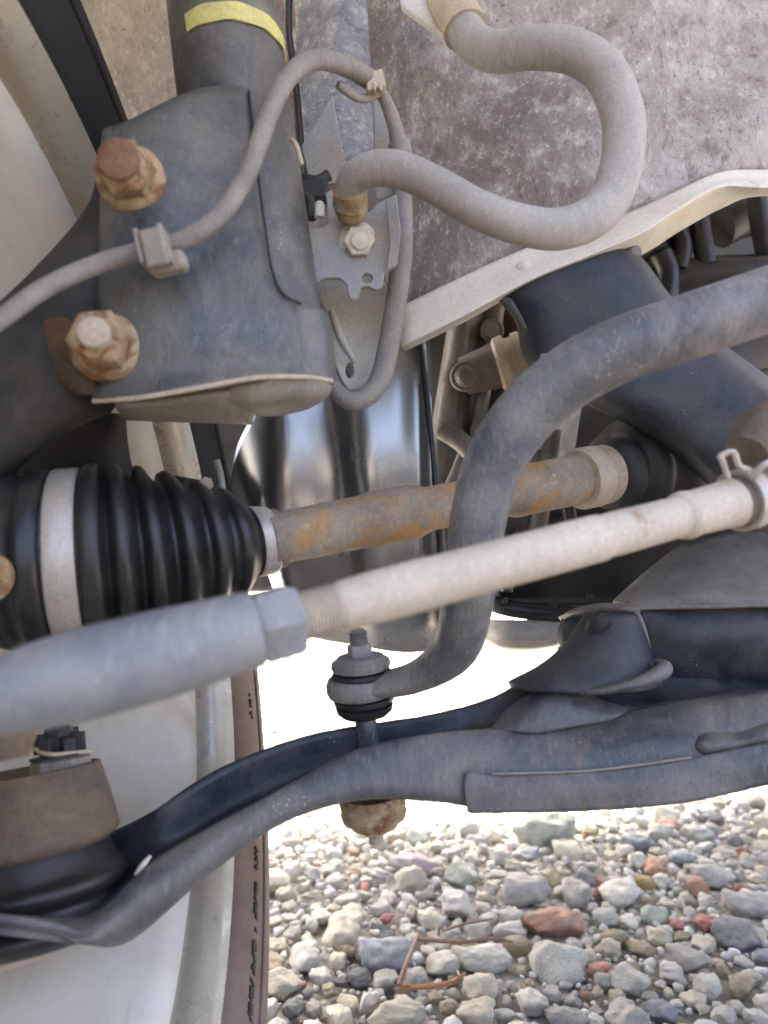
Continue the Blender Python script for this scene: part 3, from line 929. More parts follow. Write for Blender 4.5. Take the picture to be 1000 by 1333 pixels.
def strut_bolt(cx, cy, tx, ty, z, fw_, sw, deep):
    a, b = P(cx, cy, z), P(tx, ty, z - deep)
    d = (b - a).normalized()
    L = (b - a).length
    r = pr(fw_, z)
    ob = MB().lathe(a, d, [(-.002, r), (.0, r * 1.0), (.0015, r), (.0032, r * .93), (.0045, r * .80)], 40).build('flange_nut', M['rust_tan'], st)
    MB().hexa(a + d * .004, d, r * .84, L * .52, rot=.4).build('hexagon', M['rust_tan'], ob)
    MB().lathe(a + d * (.004 + L * .5), d, [(0, r * .70), (.001, r * .68), (.002, r * .60)], 32).build('collar', M['rust_tan'], ob)
    rs = pr(sw, z - deep)
    p_ = [(0, rs)]
    n_ = 8
    for i in range(n_):
        p_ += [(L * .55 + (L * .45) * (i + .3) / n_, rs * .95), (L * .55 + (L * .45) * (i + .7) / n_, rs)]
    p_ += [(L * 1.02, rs * .9), (L * 1.04, rs * .5), (L * 1.04, 0)]
    MB().lathe(a, d, p_, 32).build('bolt_end', M['rust_brown'] if sw > 50 else M['steel_tan'], ob)


strut_bolt(171, 234, 153, 205, .275, 88, 54, .017)
strut_bolt(138, 452, 121, 432, .266, 92, 42, .019)

# ------------------------------------------------------------------ hose bracket, tongue, little metalwork between strut and panel
hb = thing('hose_bracket', 'grey galvanised bracket with a pale hexagon bolt beside the strut', 'bracket', P(460, 390, .34))
pl = [(424, 250), (432, 246), (440, 272), (455, 282), (480, 276), (496, 262), (516, 252), (522, 300), (517, 344), (500, 356), (498, 374), (490, 378), (480, 373), (470, 374), (466, 388), (459, 392), (453, 384), (451, 370), (442, 362), (425, 362), (412, 368), (404, 374), (398, 322), (402, 296), (422, 294), (428, 290)]
th = [P(476 + 8 * math.cos(a), 364 + 6 * math.sin(a), .336) for a in [i * math.pi / 4 for i in range(8)]]
MB().plate([P(x, y, .338 - (y - 250) * .00002) for x, y in pl], .003, [[P(478 + 7 * math.cos(i * .785), 362 + 6 * math.sin(i * .785), .338 - 112 * .00002) for i in range(8)]]).build('plate', M['galv'], hb, bevel=.0006, smooth=30)
MB().plate([P(x, y, .331) for x, y in ((502, 262), (516, 252), (522, 300), (517, 345), (503, 352), (508, 310))], .002).build('side_flange', M['galv'], hb, bevel=.0005, smooth=30)
d = (CAM - P(466, 313, .33)).normalized()
d = (d + RIGHT * .1 + UP * .06).normalized()
bo = MB().lathe(P(466, 314, .338), d, [(-.001, pr(50, .33)), (.001, pr(50, .33)), (.0018, pr(44, .33))], 36).build('bolt', M['bolt_white'], hb)
MB().hexa(P(466, 314, .337), d, pr(42, .33), .0062, rot=.3).build('bolt_head', M['bolt_white'], bo)
MB().lathe(P(466, 314, .337) + d * .006, d, [(0, pr(24, .33)), (.0022, pr(22, .33)), (.003, pr(12, .33)), (.003, 0)], 24).build('bolt_tip', M['bolt_white'], bo)
MB().plate([P(x, y, .372) for x, y in ((433, 122), (442, 175), (455, 232), (430, 240), (402, 232), (392, 190), (404, 172))], .003).build('gusset', M['galv'], hb, bevel=.0006, smooth=30)
MB().plate([P(x, y, .366) for x, y in ((486, 128), (502, 132), (508, 205), (512, 255), (490, 260), (487, 205))], .004).build('post', M['galv'], hb, bevel=.0006, smooth=30)
MB().tube([P(392, 232, .35), P(412, 236, .347), P(428, 228, .348)], pr(15, .35), 12).build('pin', M['casting_black'], hb)
MB().box(P(410, 250, .348), RIGHT * pr(34, .348), UP * pr(24, .348), FWD * .005).build('block', M['rubber_matte'], hb, bevel=.001)
MB().tube([P(396, 255, .345), P(404, 262, .342), P(406, 285, .340)], pr(13, .34), 12).build('stub', M['casting'], hb)
MB().lathe(P(416, 283, .335), UP, [(0, pr(13, .335)), (.006, pr(13, .335)), (.007, pr(8, .335))], 16).build('stud', M['bolt_white'], hb)

tg = thing('tongue_plate', 'pale steel tongue plate with one oval hole inside the cable loop', 'plate', P(458, 508, .37))
tl = [(404, 374), (440, 352), (490, 350), (507, 378), (508, 415), (504, 450), (496, 472), (480, 494), (464, 507), (454, 508), (444, 494), (434, 468), (429, 435), (424, 405)]
MB().plate([P(x, y, .372 - (y - 380) * .00006) for x, y in tl], .0025,
           [[P(455 + 5.5 * math.cos(i * .52), 482 + 10 * math.sin(i * .52), .372 - 102 * .00006) for i in range(12)]]).build('plate', M['tongue'], tg, bevel=.0006, smooth=30)
MB().tube([P(432, 405, .3695), P(444, 440, .3675), P(462, 472, .3655)], [pr(8, .37), pr(10, .37), pr(6, .37)], 10).build('rib', M['tongue'], tg)

# ------------------------------------------------------------------ sensor cable
cb = thing('sensor_cable', 'thin grey sensor cable clipped to the strut and looping below the bracket', 'cable', P(455, 530, .36))
path = [(-40, 440, .215), (0, 416, .225), (60, 374, .240), (130, 343, .253), (190, 326, .258), (245, 310, .258), (290, 276, .262), (325, 220, .270), (350, 150, .282), (376, 100, .295),
        (410, 78, .31), (450, 86, .326), (486, 106, .342)]
MB().tube([P(*q) for q in path], [pr(25, q[2]) for q in path], 18).build('upper_run', M['cable'], cb)
path = [(490, 112, .344), (506, 140, .350), (517, 178, .354), (521, 215, .357), (524, 270, .358), (523, 330, .357), (516, 390, .354), (507, 445, .352), (496, 490, .350), (478, 516, .348), (456, 522, .348), (438, 508, .350), (426, 484, .354)]
MB().tube([P(*q) for q in path], [pr(w_, q[2]) for q, w_ in zip(path, (14, 18, 20, 22, 26, 28, 28, 28, 28, 26, 24, 22, 20))], 18).build('lower_run', M['cable'], cb)
MB().tube([P(520, 188, .353), P(522, 200, .353), P(523, 212, .353)], pr(30, .353), 16).build('sleeve', M['cable'], cb)
c0 = P(488, 108, .338)
cl = MB().box(c0, RIGHT * pr(24, .338) + UP * pr(8, .338), UP * pr(22, .338) - RIGHT * pr(6, .338), FWD * .003).build('connector', M['steel_tan'], cb, bevel=.0008)
for k in range(3):
    MB().box(c0 + RIGHT * pr(-10 + 10 * k, .338) * 1.6 - UP * pr(20, .338) - FWD * .002, RIGHT * pr(4, .338), UP * pr(11, .338), FWD * .002).build('tooth', M['steel_tan'], cl, bevel=.0004)
MB().tube([P(440, 110, .33), P(462, 126, .336), P(478, 128, .340), P(494, 120, .342)], pr(11, .338), 10).build('tail', M['cable'], cb)
mb = MB()
tx_, ty_ = (RIGHT * .97 + UP * .22), (UP * .97 - RIGHT * .22)
mb.box(P(201, 322, .2455), tx_ * pr(30, .245), ty_ * pr(50, .245), FWD * .0012)
mb.build('clip', M['clip'], cb, bevel=.0008)
mb = MB().box(P(186, 326, .250), ty_ * pr(46, .25), FWD * .005, tx_ * .0008)
mb.box(P(216, 319, .250), ty_ * pr(46, .25), FWD * .005, tx_ * .0008)
mb.build('clip_side', M['clip'], cb, bevel=.0004)
mb = MB().box(P(219, 344, .257), tx_ * pr(50, .257), ty_ * pr(26, .257), FWD * .004)
mb.build('clip_base', M['clip'], cb, bevel=.0018)

# ------------------------------------------------------------------ brake hose
bh = thing('brake_hose', 'thick grey rubber brake hose looping over the muddy panel', 'brake hose', P(750, 310, .33))
path = [(586, -6, .40), (602, 32, .392), (618, 56, .382), (648, 68, .370), (695, 62, .355), (748, 68, .342), (790, 98, .332), (812, 160, .325), (806, 228, .318), (780, 276, .312),
        (732, 298, .307), (680, 293, .303), (625, 274, .302), (570, 243, .303), (520, 221, .305), (485, 220, .309), (462, 232, .315), (454, 254, .322), (453, 268, .326)]
ww = [48, 48, 48, 50, 52, 54, 54, 55, 55, 55, 53, 51, 49, 47, 46, 44, 42, 40, 40]
MB().tube([P(*q) for q in path], [pr(a, q[2]) for a, q in zip(ww, path)], 28, 7).build('hose', M['hose'], bh)
MB().tube([P(572, -40, .41), P(586, -4, .399), P(600, 26, .393), P(606, 40, .390)], [pr(60, .4), pr(58, .4), pr(56, .39), pr(58, .39)], 28).build('upper_ferrule', M['steel_tan'], bh)
a, b = P(458, 282, .331), P(455, 244, .319)
MB().lathe(a, b - a, [(-.001, pr(30, .33)), (.0, pr(36, .33)), (.003, pr(42, .33)), (.0065, pr(44, .33)), (.0125, pr(44, .325)), (.0135, pr(46, .325)), (.0145, pr(43, .325)), (.0135, pr(38, .325))], 32).build('lower_ferrule', M['rust_tan'], bh)
MB().plate([P(x, y, .405 - (x - 520) * .00005) for x, y in ((516, -30), (600, -30), (600, 40), (586, 46), (566, 38), (540, 20), (522, 6))], .006).build('mount_tab', M['plastic_white'], bh, bevel=.001)

# ------------------------------------------------------------------ control arm
ar = thing('control_arm', 'dark pressed steel lower control arm sweeping from ball joint to subframe', 'control arm', P(500, 1100, .36))
SL = [(-70, 1105, .335), (60, 1100, .33), (140, 1084, .318), (215, 1047, .305), (300, 997, .327), (390, 963, .347), (470, 946, .364), (560, 931, .380), (645, 906, .392), (715, 868, .402), (800, 872, .408), (880, 866, .408), (1000, 884, .402), (1140, 880, .40)]
FL = [(-70, 1150, .325), (60, 1150, .32), (140, 1135, .305), (215, 1100, .302), (300, 1052, .325), (390, 1010, .345), (470, 988, .362), (560, 966, .376), (648, 938, .384), (728, 914, .39), (810, 912, .392), (890, 898, .392), (1000, 893, .39), (1140, 888, .388)]
NI = [(-70, 1188, .252), (60, 1194, .254), (124, 1186, .264), (196, 1122, .286), (300, 1062, .304), (388, 1022, .325), (470, 984, .342), (566, 962, .357), (650, 946, .366), (740, 934, .372), (830, 922, .374), (900, 910, .374), (1000, 898, .374), (1140, 890, .374)]
NT = [(-70, 1190, .245), (60, 1197, .249), (122, 1192, .258), (192, 1130, .279), (300, 1066, .299), (386, 1016, .320), (470, 974, .337), (568, 956, .352), (650, 953, .359), (745, 952, .362), (840, 939, .362), (910, 924, .361), (1000, 907, .360), (1140, 895, .36)]
NM = [(-70, 1194, .239), (60, 1206, .243), (118, 1212, .250), (190, 1168, .270), (290, 1096, .291), (380, 1042, .313), (470, 1006, .330), (570, 1000, .345), (650, 1000, .351), (750, 998, .352), (845, 988, .351), (915, 975, .350), (1000, 958, .348), (1140, 942, .346)]
NB = [(-70, 1196, .237), (60, 1213, .241), (110, 1230, .249), (172, 1223, .269), (272, 1139, .291), (372, 1070, .314), (470, 1041, .331), (570, 1043, .345), (650, 1054, .350), (750, 1052, .350), (850, 1046, .348), (915, 1037, .347), (1000, 1018, .345), (1140, 990, .342)]
UB = [(-70, 1196, .27), (60, 1200, .275), (110, 1216, .285), (176, 1206, .305), (276, 1126, .33), (374, 1060, .350), (470, 1032, .368), (570, 1033, .382), (650, 1040, .386), (750, 1038, .388), (850, 1032, .388), (915, 1024, .388), (1000, 1005, .388), (1140, 980, .386)]
MB().loft([[P(*q) for q in R_] for R_ in (NI, NT, NM, NB, UB)], 6, 6).build('near_flange', M['arm_paint'], ar, solid=.003, offset=-1, smooth=70)
MB().loft([[P(*q) for q in R_] for R_ in (SL, FL, NI)], 6, 6).build('channel', M['strap_paint'], ar, solid=.003, offset=-1, smooth=70)  # inner shade put into the colour by this darker paint
# overlapped lower plate, starting with a rounded end
rows = [[P(x, y, z - .003) for x, y, z in ((606, 1012, .349), (614, 1004, .349), (650, 1010, .351), (750, 1006, .352), (845, 996, .351), (915, 984, .350), (1000, 967, .348), (1140, 952, .346))],
        [P(x, y, z - .0055) for x, y, z in ((605, 1030, .349), (614, 1030, .349), (650, 1030, .351), (750, 1027, .351), (845, 1020, .350), (915, 1010, .349), (1000, 992, .347), (1140, 972, .345))],
        [P(x, y, z - .005) for x, y, z in ((609, 1054, .349), (616, 1057, .349), (650, 1057, .350), (750, 1055, .350), (850, 1049, .348), (915, 1040, .347), (1000, 1021, .345), (1140, 993, .342))]]
MB().loft(rows, 5, 6).build('lower_plate', M['arm_paint'], ar, solid=.0025, offset=0, smooth=60)
# pressed dimple and weld line
rows = [[P(902, 968, 0.3547), P(915, 952, 0.3547), P(960, 946, 0.3547), P(1010, 934, 0.3537), P(1140, 914, 0.3527)], [P(902, 974, 0.3527), P(918, 972, 0.3472), P(962, 968, 0.3457), P(1012, 956, 0.3442), P(1140, 936, 0.3427)],
        [P(906, 982, 0.3537), P(920, 992, 0.3527), P(964, 988, 0.3517), P(1014, 976, 0.3507), P(1140, 956, 0.3497)]]
MB().loft(rows, 6, 6).build('dimple', M['arm_paint'], ar, solid=.001, offset=0, smooth=80)
wl = [(640, 1008, .3485), (700, 1006, .3485), (760, 1004, .3485), (830, 996, .3475), (900, 986, .3465)]
MB().tube([P(*q) for q in wl], pr(4, .35), 8).build('weld_line', M['cup_grey'], ar)
# tower and its rim around the bush
rows = []
for (y, xl, xr, z) in ((800, 768, 830, .402), (824, 753, 836, .398), (848, 735, 842, .394), (872, 706, 850, .389), (894, 664, 857, .384)):
    cx, hw = (xl + xr) / 2, (xr - xl) / 2
    rows.append([P(cx + hw * math.cos(a), y + hw * .10 * math.sin(a), z - min(hw, 62) / F * z * .9 * math.sin(a)) for a in [math.pi - math.pi * i / 8 for i in range(9)]])
MB().loft(rows, 5, 4).build('tower', M['strap_paint'], ar, solid=.003, smooth=70)
rimp = [(724, 898, .372), (748, 901, .364), (785, 899, .358), (825, 890, .357), (852, 880, .361), (866, 870, .369), (856, 862, .378)]
MB().tube([P(*q) for q in rimp], [pr(8, .365), pr(9, .365), pr(11, .36), pr(14, .36), pr(20, .36), pr(20, .366), pr(12, .37)], 12).build('rim', M['arm_paint'], ar)
MB().tube([P(770, 828, .388), P(778, 812, .385), P(792, 804, .384)], [pr(22, .385), pr(26, .385), pr(20, .385)], 14).build('bush', M['casting'], ar)
rows = [[P(640, 950, .372), P(672, 918, .376), P(722, 893, .376), P(760, 900, .380)], [P(652, 953, .362), P(690, 930, .364), P(735, 915, .366), P(790, 915, .378)], [P(700, 954, .361), P(740, 948, .361), P(790, 940, .367), P(850, 930, .378)]]
MB().loft(rows, 5, 5).build('upper_web', M['arm_paint'], ar, solid=.002, smooth=70)
# light through a slot near the ball joint, drawn as a pale solid bead
MB().tube([P(176, 1138, .2735), P(186, 1126, .2725), P(196, 1114, .2735)], [pr(3, .273), pr(7, .273), pr(4, .273)], 10).build('slot_light', M['bolt_white'], ar)

# ------------------------------------------------------------------ ball joint
bj = thing('ball_joint', 'brown ball joint housing with castle nut on the left end of the arm', 'ball joint', P(40, 1240, .25))
zc = .288
up2 = (UP - RIGHT * .14 + FWD * .20).normalized()
base = P(38, 1092, zc)


def h2(px):
    return px * zc / F


MB().lathe(base, up2, [(-h2(14), h2(96)), (-h2(6), h2(108)), (0, h2(112)), (h2(10), h2(110)), (h2(50), h2(101)), (h2(80), h2(93)), (h2(84), h2(92)), (h2(85), h2(87)), (h2(78), h2(80)), (h2(76), h2(20))], 64).build('housing', M['boot_brown'], bj, smooth=45)
top_ = base + up2 * h2(77) + RIGHT * h2(46)
nut = MB().hexa(top_, up2, h2(38), h2(26), rot=.5).build('castle_nut', M['cup_grey'], bj)
MB().lathe(top_ + up2 * h2(26), up2, [(0, h2(38)), (h2(3), h2(38)), (h2(3), h2(20))], 28).build('washer', M['casting'], bj)
cr = MB()
for k in range(6):
    a = k * math.pi / 3 + .3
    dd = RIGHT * math.cos(a) + FWD * math.sin(a)
    cr.box(top_ + up2 * h2(44) + dd * h2(24), dd * h2(8), up2.cross(dd).normalized() * h2(8), up2 * h2(13))
cr.build('crown', M['casting'], nut, bevel=.0006)
MB().lathe(top_ + up2 * h2(28), up2, [(0, h2(18)), (h2(34), h2(18)), (h2(38), h2(12)), (h2(38), 0)], 20).build('stud', M['casting_black'], nut)
MB().tube([top_ + up2 * h2(42) - RIGHT * h2(40), top_ + up2 * h2(40) - FWD * h2(34), top_ + up2 * h2(36) + RIGHT * h2(46) - FWD * h2(8)], h2(3), 8).build('split_pin', M['steel_tan'], nut)
MB().lathe(base - up2 * h2(112), up2, [tuple(p) for p in catmull([(h2(a), h2(b)) for a, b in ((0, 112), (10, 122), (22, 124), (32, 114), (42, 110), (52, 120), (64, 122), (74, 110), (84, 104), (98, 98), (112, 92))], 3)], 56).build('rubber_boot', M['rubber'], bj, smooth=60)
MB().lathe(P(10, 1222, .288), up2, [(-h2(24), h2(20)), (-h2(20), h2(66)), (-h2(8), h2(92)), (h2(2), h2(100)), (h2(16), h2(100))], 56).build('base_cap', M['steel_tan'], bj, smooth=45)

# ------------------------------------------------------------------ stabilizer bar and its link
sb = thing('stabilizer_bar', 'bent grey blue stabilizer bar curving down to the drop link', 'stabilizer bar', P(600, 900, .33))
path = [(1900, 215, .266), (1500, 262, .266), (1180, 330, .268), (1080, 362, .268), (1000, 390, .270), (900, 424, .274), (805, 457, .280), (735, 495, .286), (680, 545, .291), (642, 605, .295), (624, 670, .300), (614, 740, .308), (606, 800, .318), (593, 843, .330), (562, 872, .344), (522, 887, .355), (478, 892, .3615)]
ww = [84, 84, 84, 84, 85, 86, 86, 84, 82, 78, 74, 70, 67, 64, 68, 74, 72]
lk = (P(466, 822, .3615) - P(490, 1095, .366)).normalized()
MB().tube([P(*q) for q in path], [pr(a, q[2]) for a, q in zip(ww, path)], 30, 7, flat=[1] * 12 + [.98, .85, .58, .46, .40], axis=lk).build('bar', M['bar_paint'], sb)
e0 = P(469, 893, .362)
lk = (P(466, 822, .3615) - P(490, 1095, .366)).normalized()       # axis of the link bolt
MB().lathe(e0, lk, [(-.0042, .010), (-.0050, .0135), (-.0042, .0155), (-.002, .0166), (.002, .0166), (.0042, .0155), (.0050, .0135), (.0042, .010)], 48).build('eye', M['bar_paint'], sb, smooth=60)
rows_link = [P(466, 822, .3615), P(490, 1095, .366)]
ln = thing('drop_link', 'drop link bolt with rubber bushes through bar eye and control arm', 'drop link', P(490, 1095, .366))
L0 = P(490, 1095, .366)
LL = (P(466, 822, .3615) - L0).length


def lt(y):            # distance along the link for an image row
    return (1095 - y) / 273 * LL


def lp(pairs):
    return [(lt(y), pr(w2, .363)) for y, w2 in pairs]


MB().lathe(L0, lk, lp([(975, 28), (928, 28)]), 28).build('sleeve', M['bar_paint'], ln)
thr = []
for i in range(7):
    thr += [(837 - i * 2.4, 24), (835.8 - i * 2.4, 20)]
MB().lathe(L0, lk, lp([(1000, 18), (838, 20)] + thr + [(819, 14), (818.5, 0)]), 24).build('bolt', M['bar_paint'], ln, smooth=25)
MB().hexa(L0 + lk * lt(855), lk, pr(32, .36), lt(838) - lt(855), rot=.2).build('nut', M['sleeve'], ln)
MB().lathe(L0, lk, lp([(872, 60), (870, 74), (866, 78), (860, 76), (857, 66), (854, 60)]), 40).build('washer', M['bar_paint'], ln)
MB().lathe(L0, lk, lp([(884, 60), (881, 76), (877, 80), (873, 74), (871, 50)]), 40).build('bushing', M['rubber_matte'], ln)
MB().lathe(L0, lk, lp([(931, 40), (929, 60), (924, 72), (917, 75), (915, 66), (912, 78), (906, 80), (903, 60)]), 40).build('bushing', M['rubber_matte'], ln)
MB().lathe(L0, lk, lp([(1072, 50), (1069, 66), (1062, 84), (1056, 87), (1052, 82), (1048, 86), (1040, 88), (1030, 80)]), 44).build('lower_bushing', M['rust_tan'], ln)
MB().lathe(L0 + lk.orthogonal() * .0, lk, lp([(1074, 40), (1073, 62), (1067, 66), (1064, 56)]), 40).build('lower_washer', M['rust_tan'], ln)
MB().hexa(L0 + lk * lt(1082), lk, pr(40, .366), lt(1070) - lt(1082), rot=.1).build('lower_nut', M['steel_tan'], ln)
thr = []
for i in range(5):
    thr += [(1096 - i * 3, 20), (1094.4 - i * 3, 17)]
MB().lathe(L0, lk, lp([(1098, 0), (1098, 14)] + thr + [(1078, 20)]), 22).build('bolt_tip', M['steel_tan'], ln, smooth=25)

# ------------------------------------------------------------------ tie rod (nearest the camera)
tr = thing('tie_rod', 'dusty cream tie rod with grey threaded sleeve across the foreground', 'tie rod', P(500, 800, .2))
R0, R1 = P(-120, 938, .158), P(985, 646, .258)
rd = (R1 - R0).normalized()
A0, ad, Lb = R0, rd, (R1 - R0).length
MB().lathe(R0, rd, [bp(x, h) for x, h in ((-140, 42), (-60, 46), (0, 51), (40, 56), (70, 59), (120, 60), (200, 58), (320, 51), (332, 49), (334, 40))], 48).build('sleeve', M['sleeve'], tr, smooth=30)
t0, z0 = along(334)
t1, z1 = along(388)
MB().hexa(R0 + rd * t0, rd, 51 * z0 / F, t1 - t0, rot=.35).build('lock_nut', M['sleeve'], tr)
thr = [bp(384, 28)]
for i in range(12):
    thr += [bp(386 + i * 4.5, 32), bp(388.2 + i * 4.5, 28.5)]
thr += [bp(441, 31)]
MB().lathe(R0, rd, thr, 32).build('thread', M['rod_cream'], tr, smooth=30)
MB().lathe(R0, rd, [bp(x, h) for x, h in ((440, 30), (446, 32.5), (480, 34), (560, 34.5), (566, 33), (700, 32), (780, 31), (786, 28.5), (800, 29), (882, 27), (886, 31), (892, 32), (905, 29.5), (940, 31), (955, 33), (960, 30))], 48).build('rod', M['rod_cream'], tr, smooth=30)
MB().lathe(P(-6, 990, .24), up2, [(0, .010), (.006, .0125), (.012, .012), (.018, .009), (.024, .007)], 30).build('dust_boot', M['boot_brown'], tr)

rb = thing('rack_boot', 'dusty brown steering boot end with wire clamp at the right edge', 'steering boot', P(990, 700, .26))
MB().lathe(R0, rd, [tuple(p) for p in catmull([bp(x, h) for x, h in ((950, 31), (958, 35), (985, 37), (992, 40), (1000, 52), (1012, 60), (1024, 58), (1030, 50), (1044, 60), (1060, 68), (1080, 64), (1100, 76))], 3)], 48).build('boot', M['boot_brown'], rb, smooth=60)
tc_, zc_ = along(968)
o_ = R0 + rd * tc_
MB().lathe(o_, rd, [(-.0028, .0094), (-.0028, .0108), (.0028, .0108), (.0028, .0094)], 48).build('clamp', M['band'], rb)
MB().tube([P(948, 622, .247), P(940, 598, .244), P(938, 594, .244), P(955, 588, .243), P(962, 606, .244), P(975, 612, .246)], pr(8, .245), 8, 3).build('clamp_ear', M['band'], rb)
MB().tube([P(980, 622, .246), P(994, 606, .243), P(1012, 598, .243)], pr(9, .245), 8, 3).build('clamp_ear', M['band'], rb)
MB().tube([P(972, 596, .262), P(1000, 572, .27), P(1040, 560, .275)], [.008, .013, .016], 20).build('fold', M['boot_brown'], rb)

# ------------------------------------------------------------------ stones
SM = {
    'pale': stone_mat('pale grey stone', (0.620, 0.573, 0.457), (0.740, 0.716, 0.577), (0.335, 0.316, 0.273)),
    'cream': stone_mat('cream stone', (0.645, 0.566, 0.402), (0.740, 0.716, 0.534), (0.409, 0.304, 0.207)),
    'grey': stone_mat('grey stone', (0.459, 0.424, 0.349), (0.607, 0.566, 0.468), (0.248, 0.239, 0.207)),
    'dark': stone_mat('dark grey stone', (0.186, 0.185, 0.174), (0.335, 0.322, 0.288), (0.124, 0.119, 0.115)),
    'blue': stone_mat('blue grey stone', (0.273, 0.292, 0.294), (0.472, 0.477, 0.446), (0.173, 0.185, 0.191)),
    'green': stone_mat('pale green stone', (0.392, 0.418, 0.316), (0.530, 0.541, 0.419), (0.276, 0.296, 0.223)),
    'orange': stone_mat('orange red stone', (0.424, 0.194, 0.102), (0.572, 0.408, 0.298), (0.297, 0.122, 0.065)),
    'red': stone_mat('red pink stone', (0.466, 0.163, 0.121), (0.572, 0.347, 0.279), (0.318, 0.102, 0.079)),
    'lilac': stone_mat('lilac white stone', (0.530, 0.408, 0.400), (0.700, 0.632, 0.577), (0.424, 0.296, 0.307)),
    'tan': stone_mat('tan brown stone', (0.385, 0.304, 0.185), (0.534, 0.454, 0.304), (0.248, 0.185, 0.109)),
    'ochre': stone_mat('ochre stone', (0.466, 0.326, 0.093), (0.572, 0.449, 0.205), (0.318, 0.214, 0.065)),
    'white': stone_mat('white stone', (0.678, 0.632, 0.521), (0.774, 0.724, 0.605), (0.466, 0.383, 0.326)),
}


def ico(sub):
    bm = bmesh.new()
    bmesh.ops.create_icosphere(bm, subdivisions=sub, radius=1)
    v = np.array([x.co[:] for x in bm.verts])
    f = np.array([[y.index for y in x.verts] for x in bm.faces])
    bm.free()
    return v, f


def rock(rs, sub, power, nplanes, base=None):
    v, f = base if base is not None else ico(sub)
    n = rs.normal(size=(nplanes, 3))
    n /= np.linalg.norm(n, axis=1)[:, None]
    n = np.vstack([n, [[0, 0, 1], [0, 0, -1]]])
    d = rs.uniform(.72, 1.0, len(n))
    q = np.maximum(v @ n.T, 0) / d
    r = (q ** power).sum(1) ** (-1 / power)
    r = np.minimum(r, 1.35)
    k2 = rs.normal(size=(9, 3)) * 9
    p2 = rs.uniform(0, 6, (9, 1))
    ph = rs.uniform(0, 6, (5, 1))
    k = rs.normal(size=(5, 3)) * 3.2
    r = r * (1 + .03 * np.sin(v @ k.T + ph.T).sum(1) / 2 + (.008 * np.sin(v @ k2.T + p2.T).sum(1) if sub > 2 else 0))
    out = v * r[:, None]
    if sub > 1:
        o3 = Vector(rs.uniform(-50, 50, 3))
        fr = np.array([mnoise.fractal(Vector(p) * 1.7 + o3, .9, 2.1, 6 if sub > 2 else 3) for p in out])
        out = out * (1 + .17 * fr)[:, None]
    out /= np.abs(out).max(0)
    return out, f


rs = np.random.default_rng(11)
I3, I2, I1 = ico(4), ico(2), ico(1)
ROCKS = []
for i in range(18):
    v, f = rock(rs, 4, (18 if i % 3 else 40) if i < 12 else 7, 12 if i < 12 else 18, I3)
    me = bpy.data.meshes.new('stone')
    me.from_pydata(v.tolist(), [], f.tolist())
    me.polygons.foreach_set('use_smooth', [True] * len(me.polygons))
    ROCKS.append(me)
MESH_OF = {}


def stone(loc, sx, sy, sz, yaw, mat, shape, label, group=None, tilt=(0, 0)):
    key = (shape, mat)
    if key not in MESH_OF:
        me = ROCKS[shape].copy()
        me.name = 'stone'
        me.materials.append(SM[mat])
        MESH_OF[key] = me
    o = bpy.data.objects.new('stone', MESH_OF[key])
    COL.objects.link(o)
    o.location = loc
    o.scale = (sx, sy, sz)
    o.rotation_euler = (tilt[0], tilt[1], yaw)
    tag(o, label, 'stone', group)
    return o


placed = []          # x, y, r
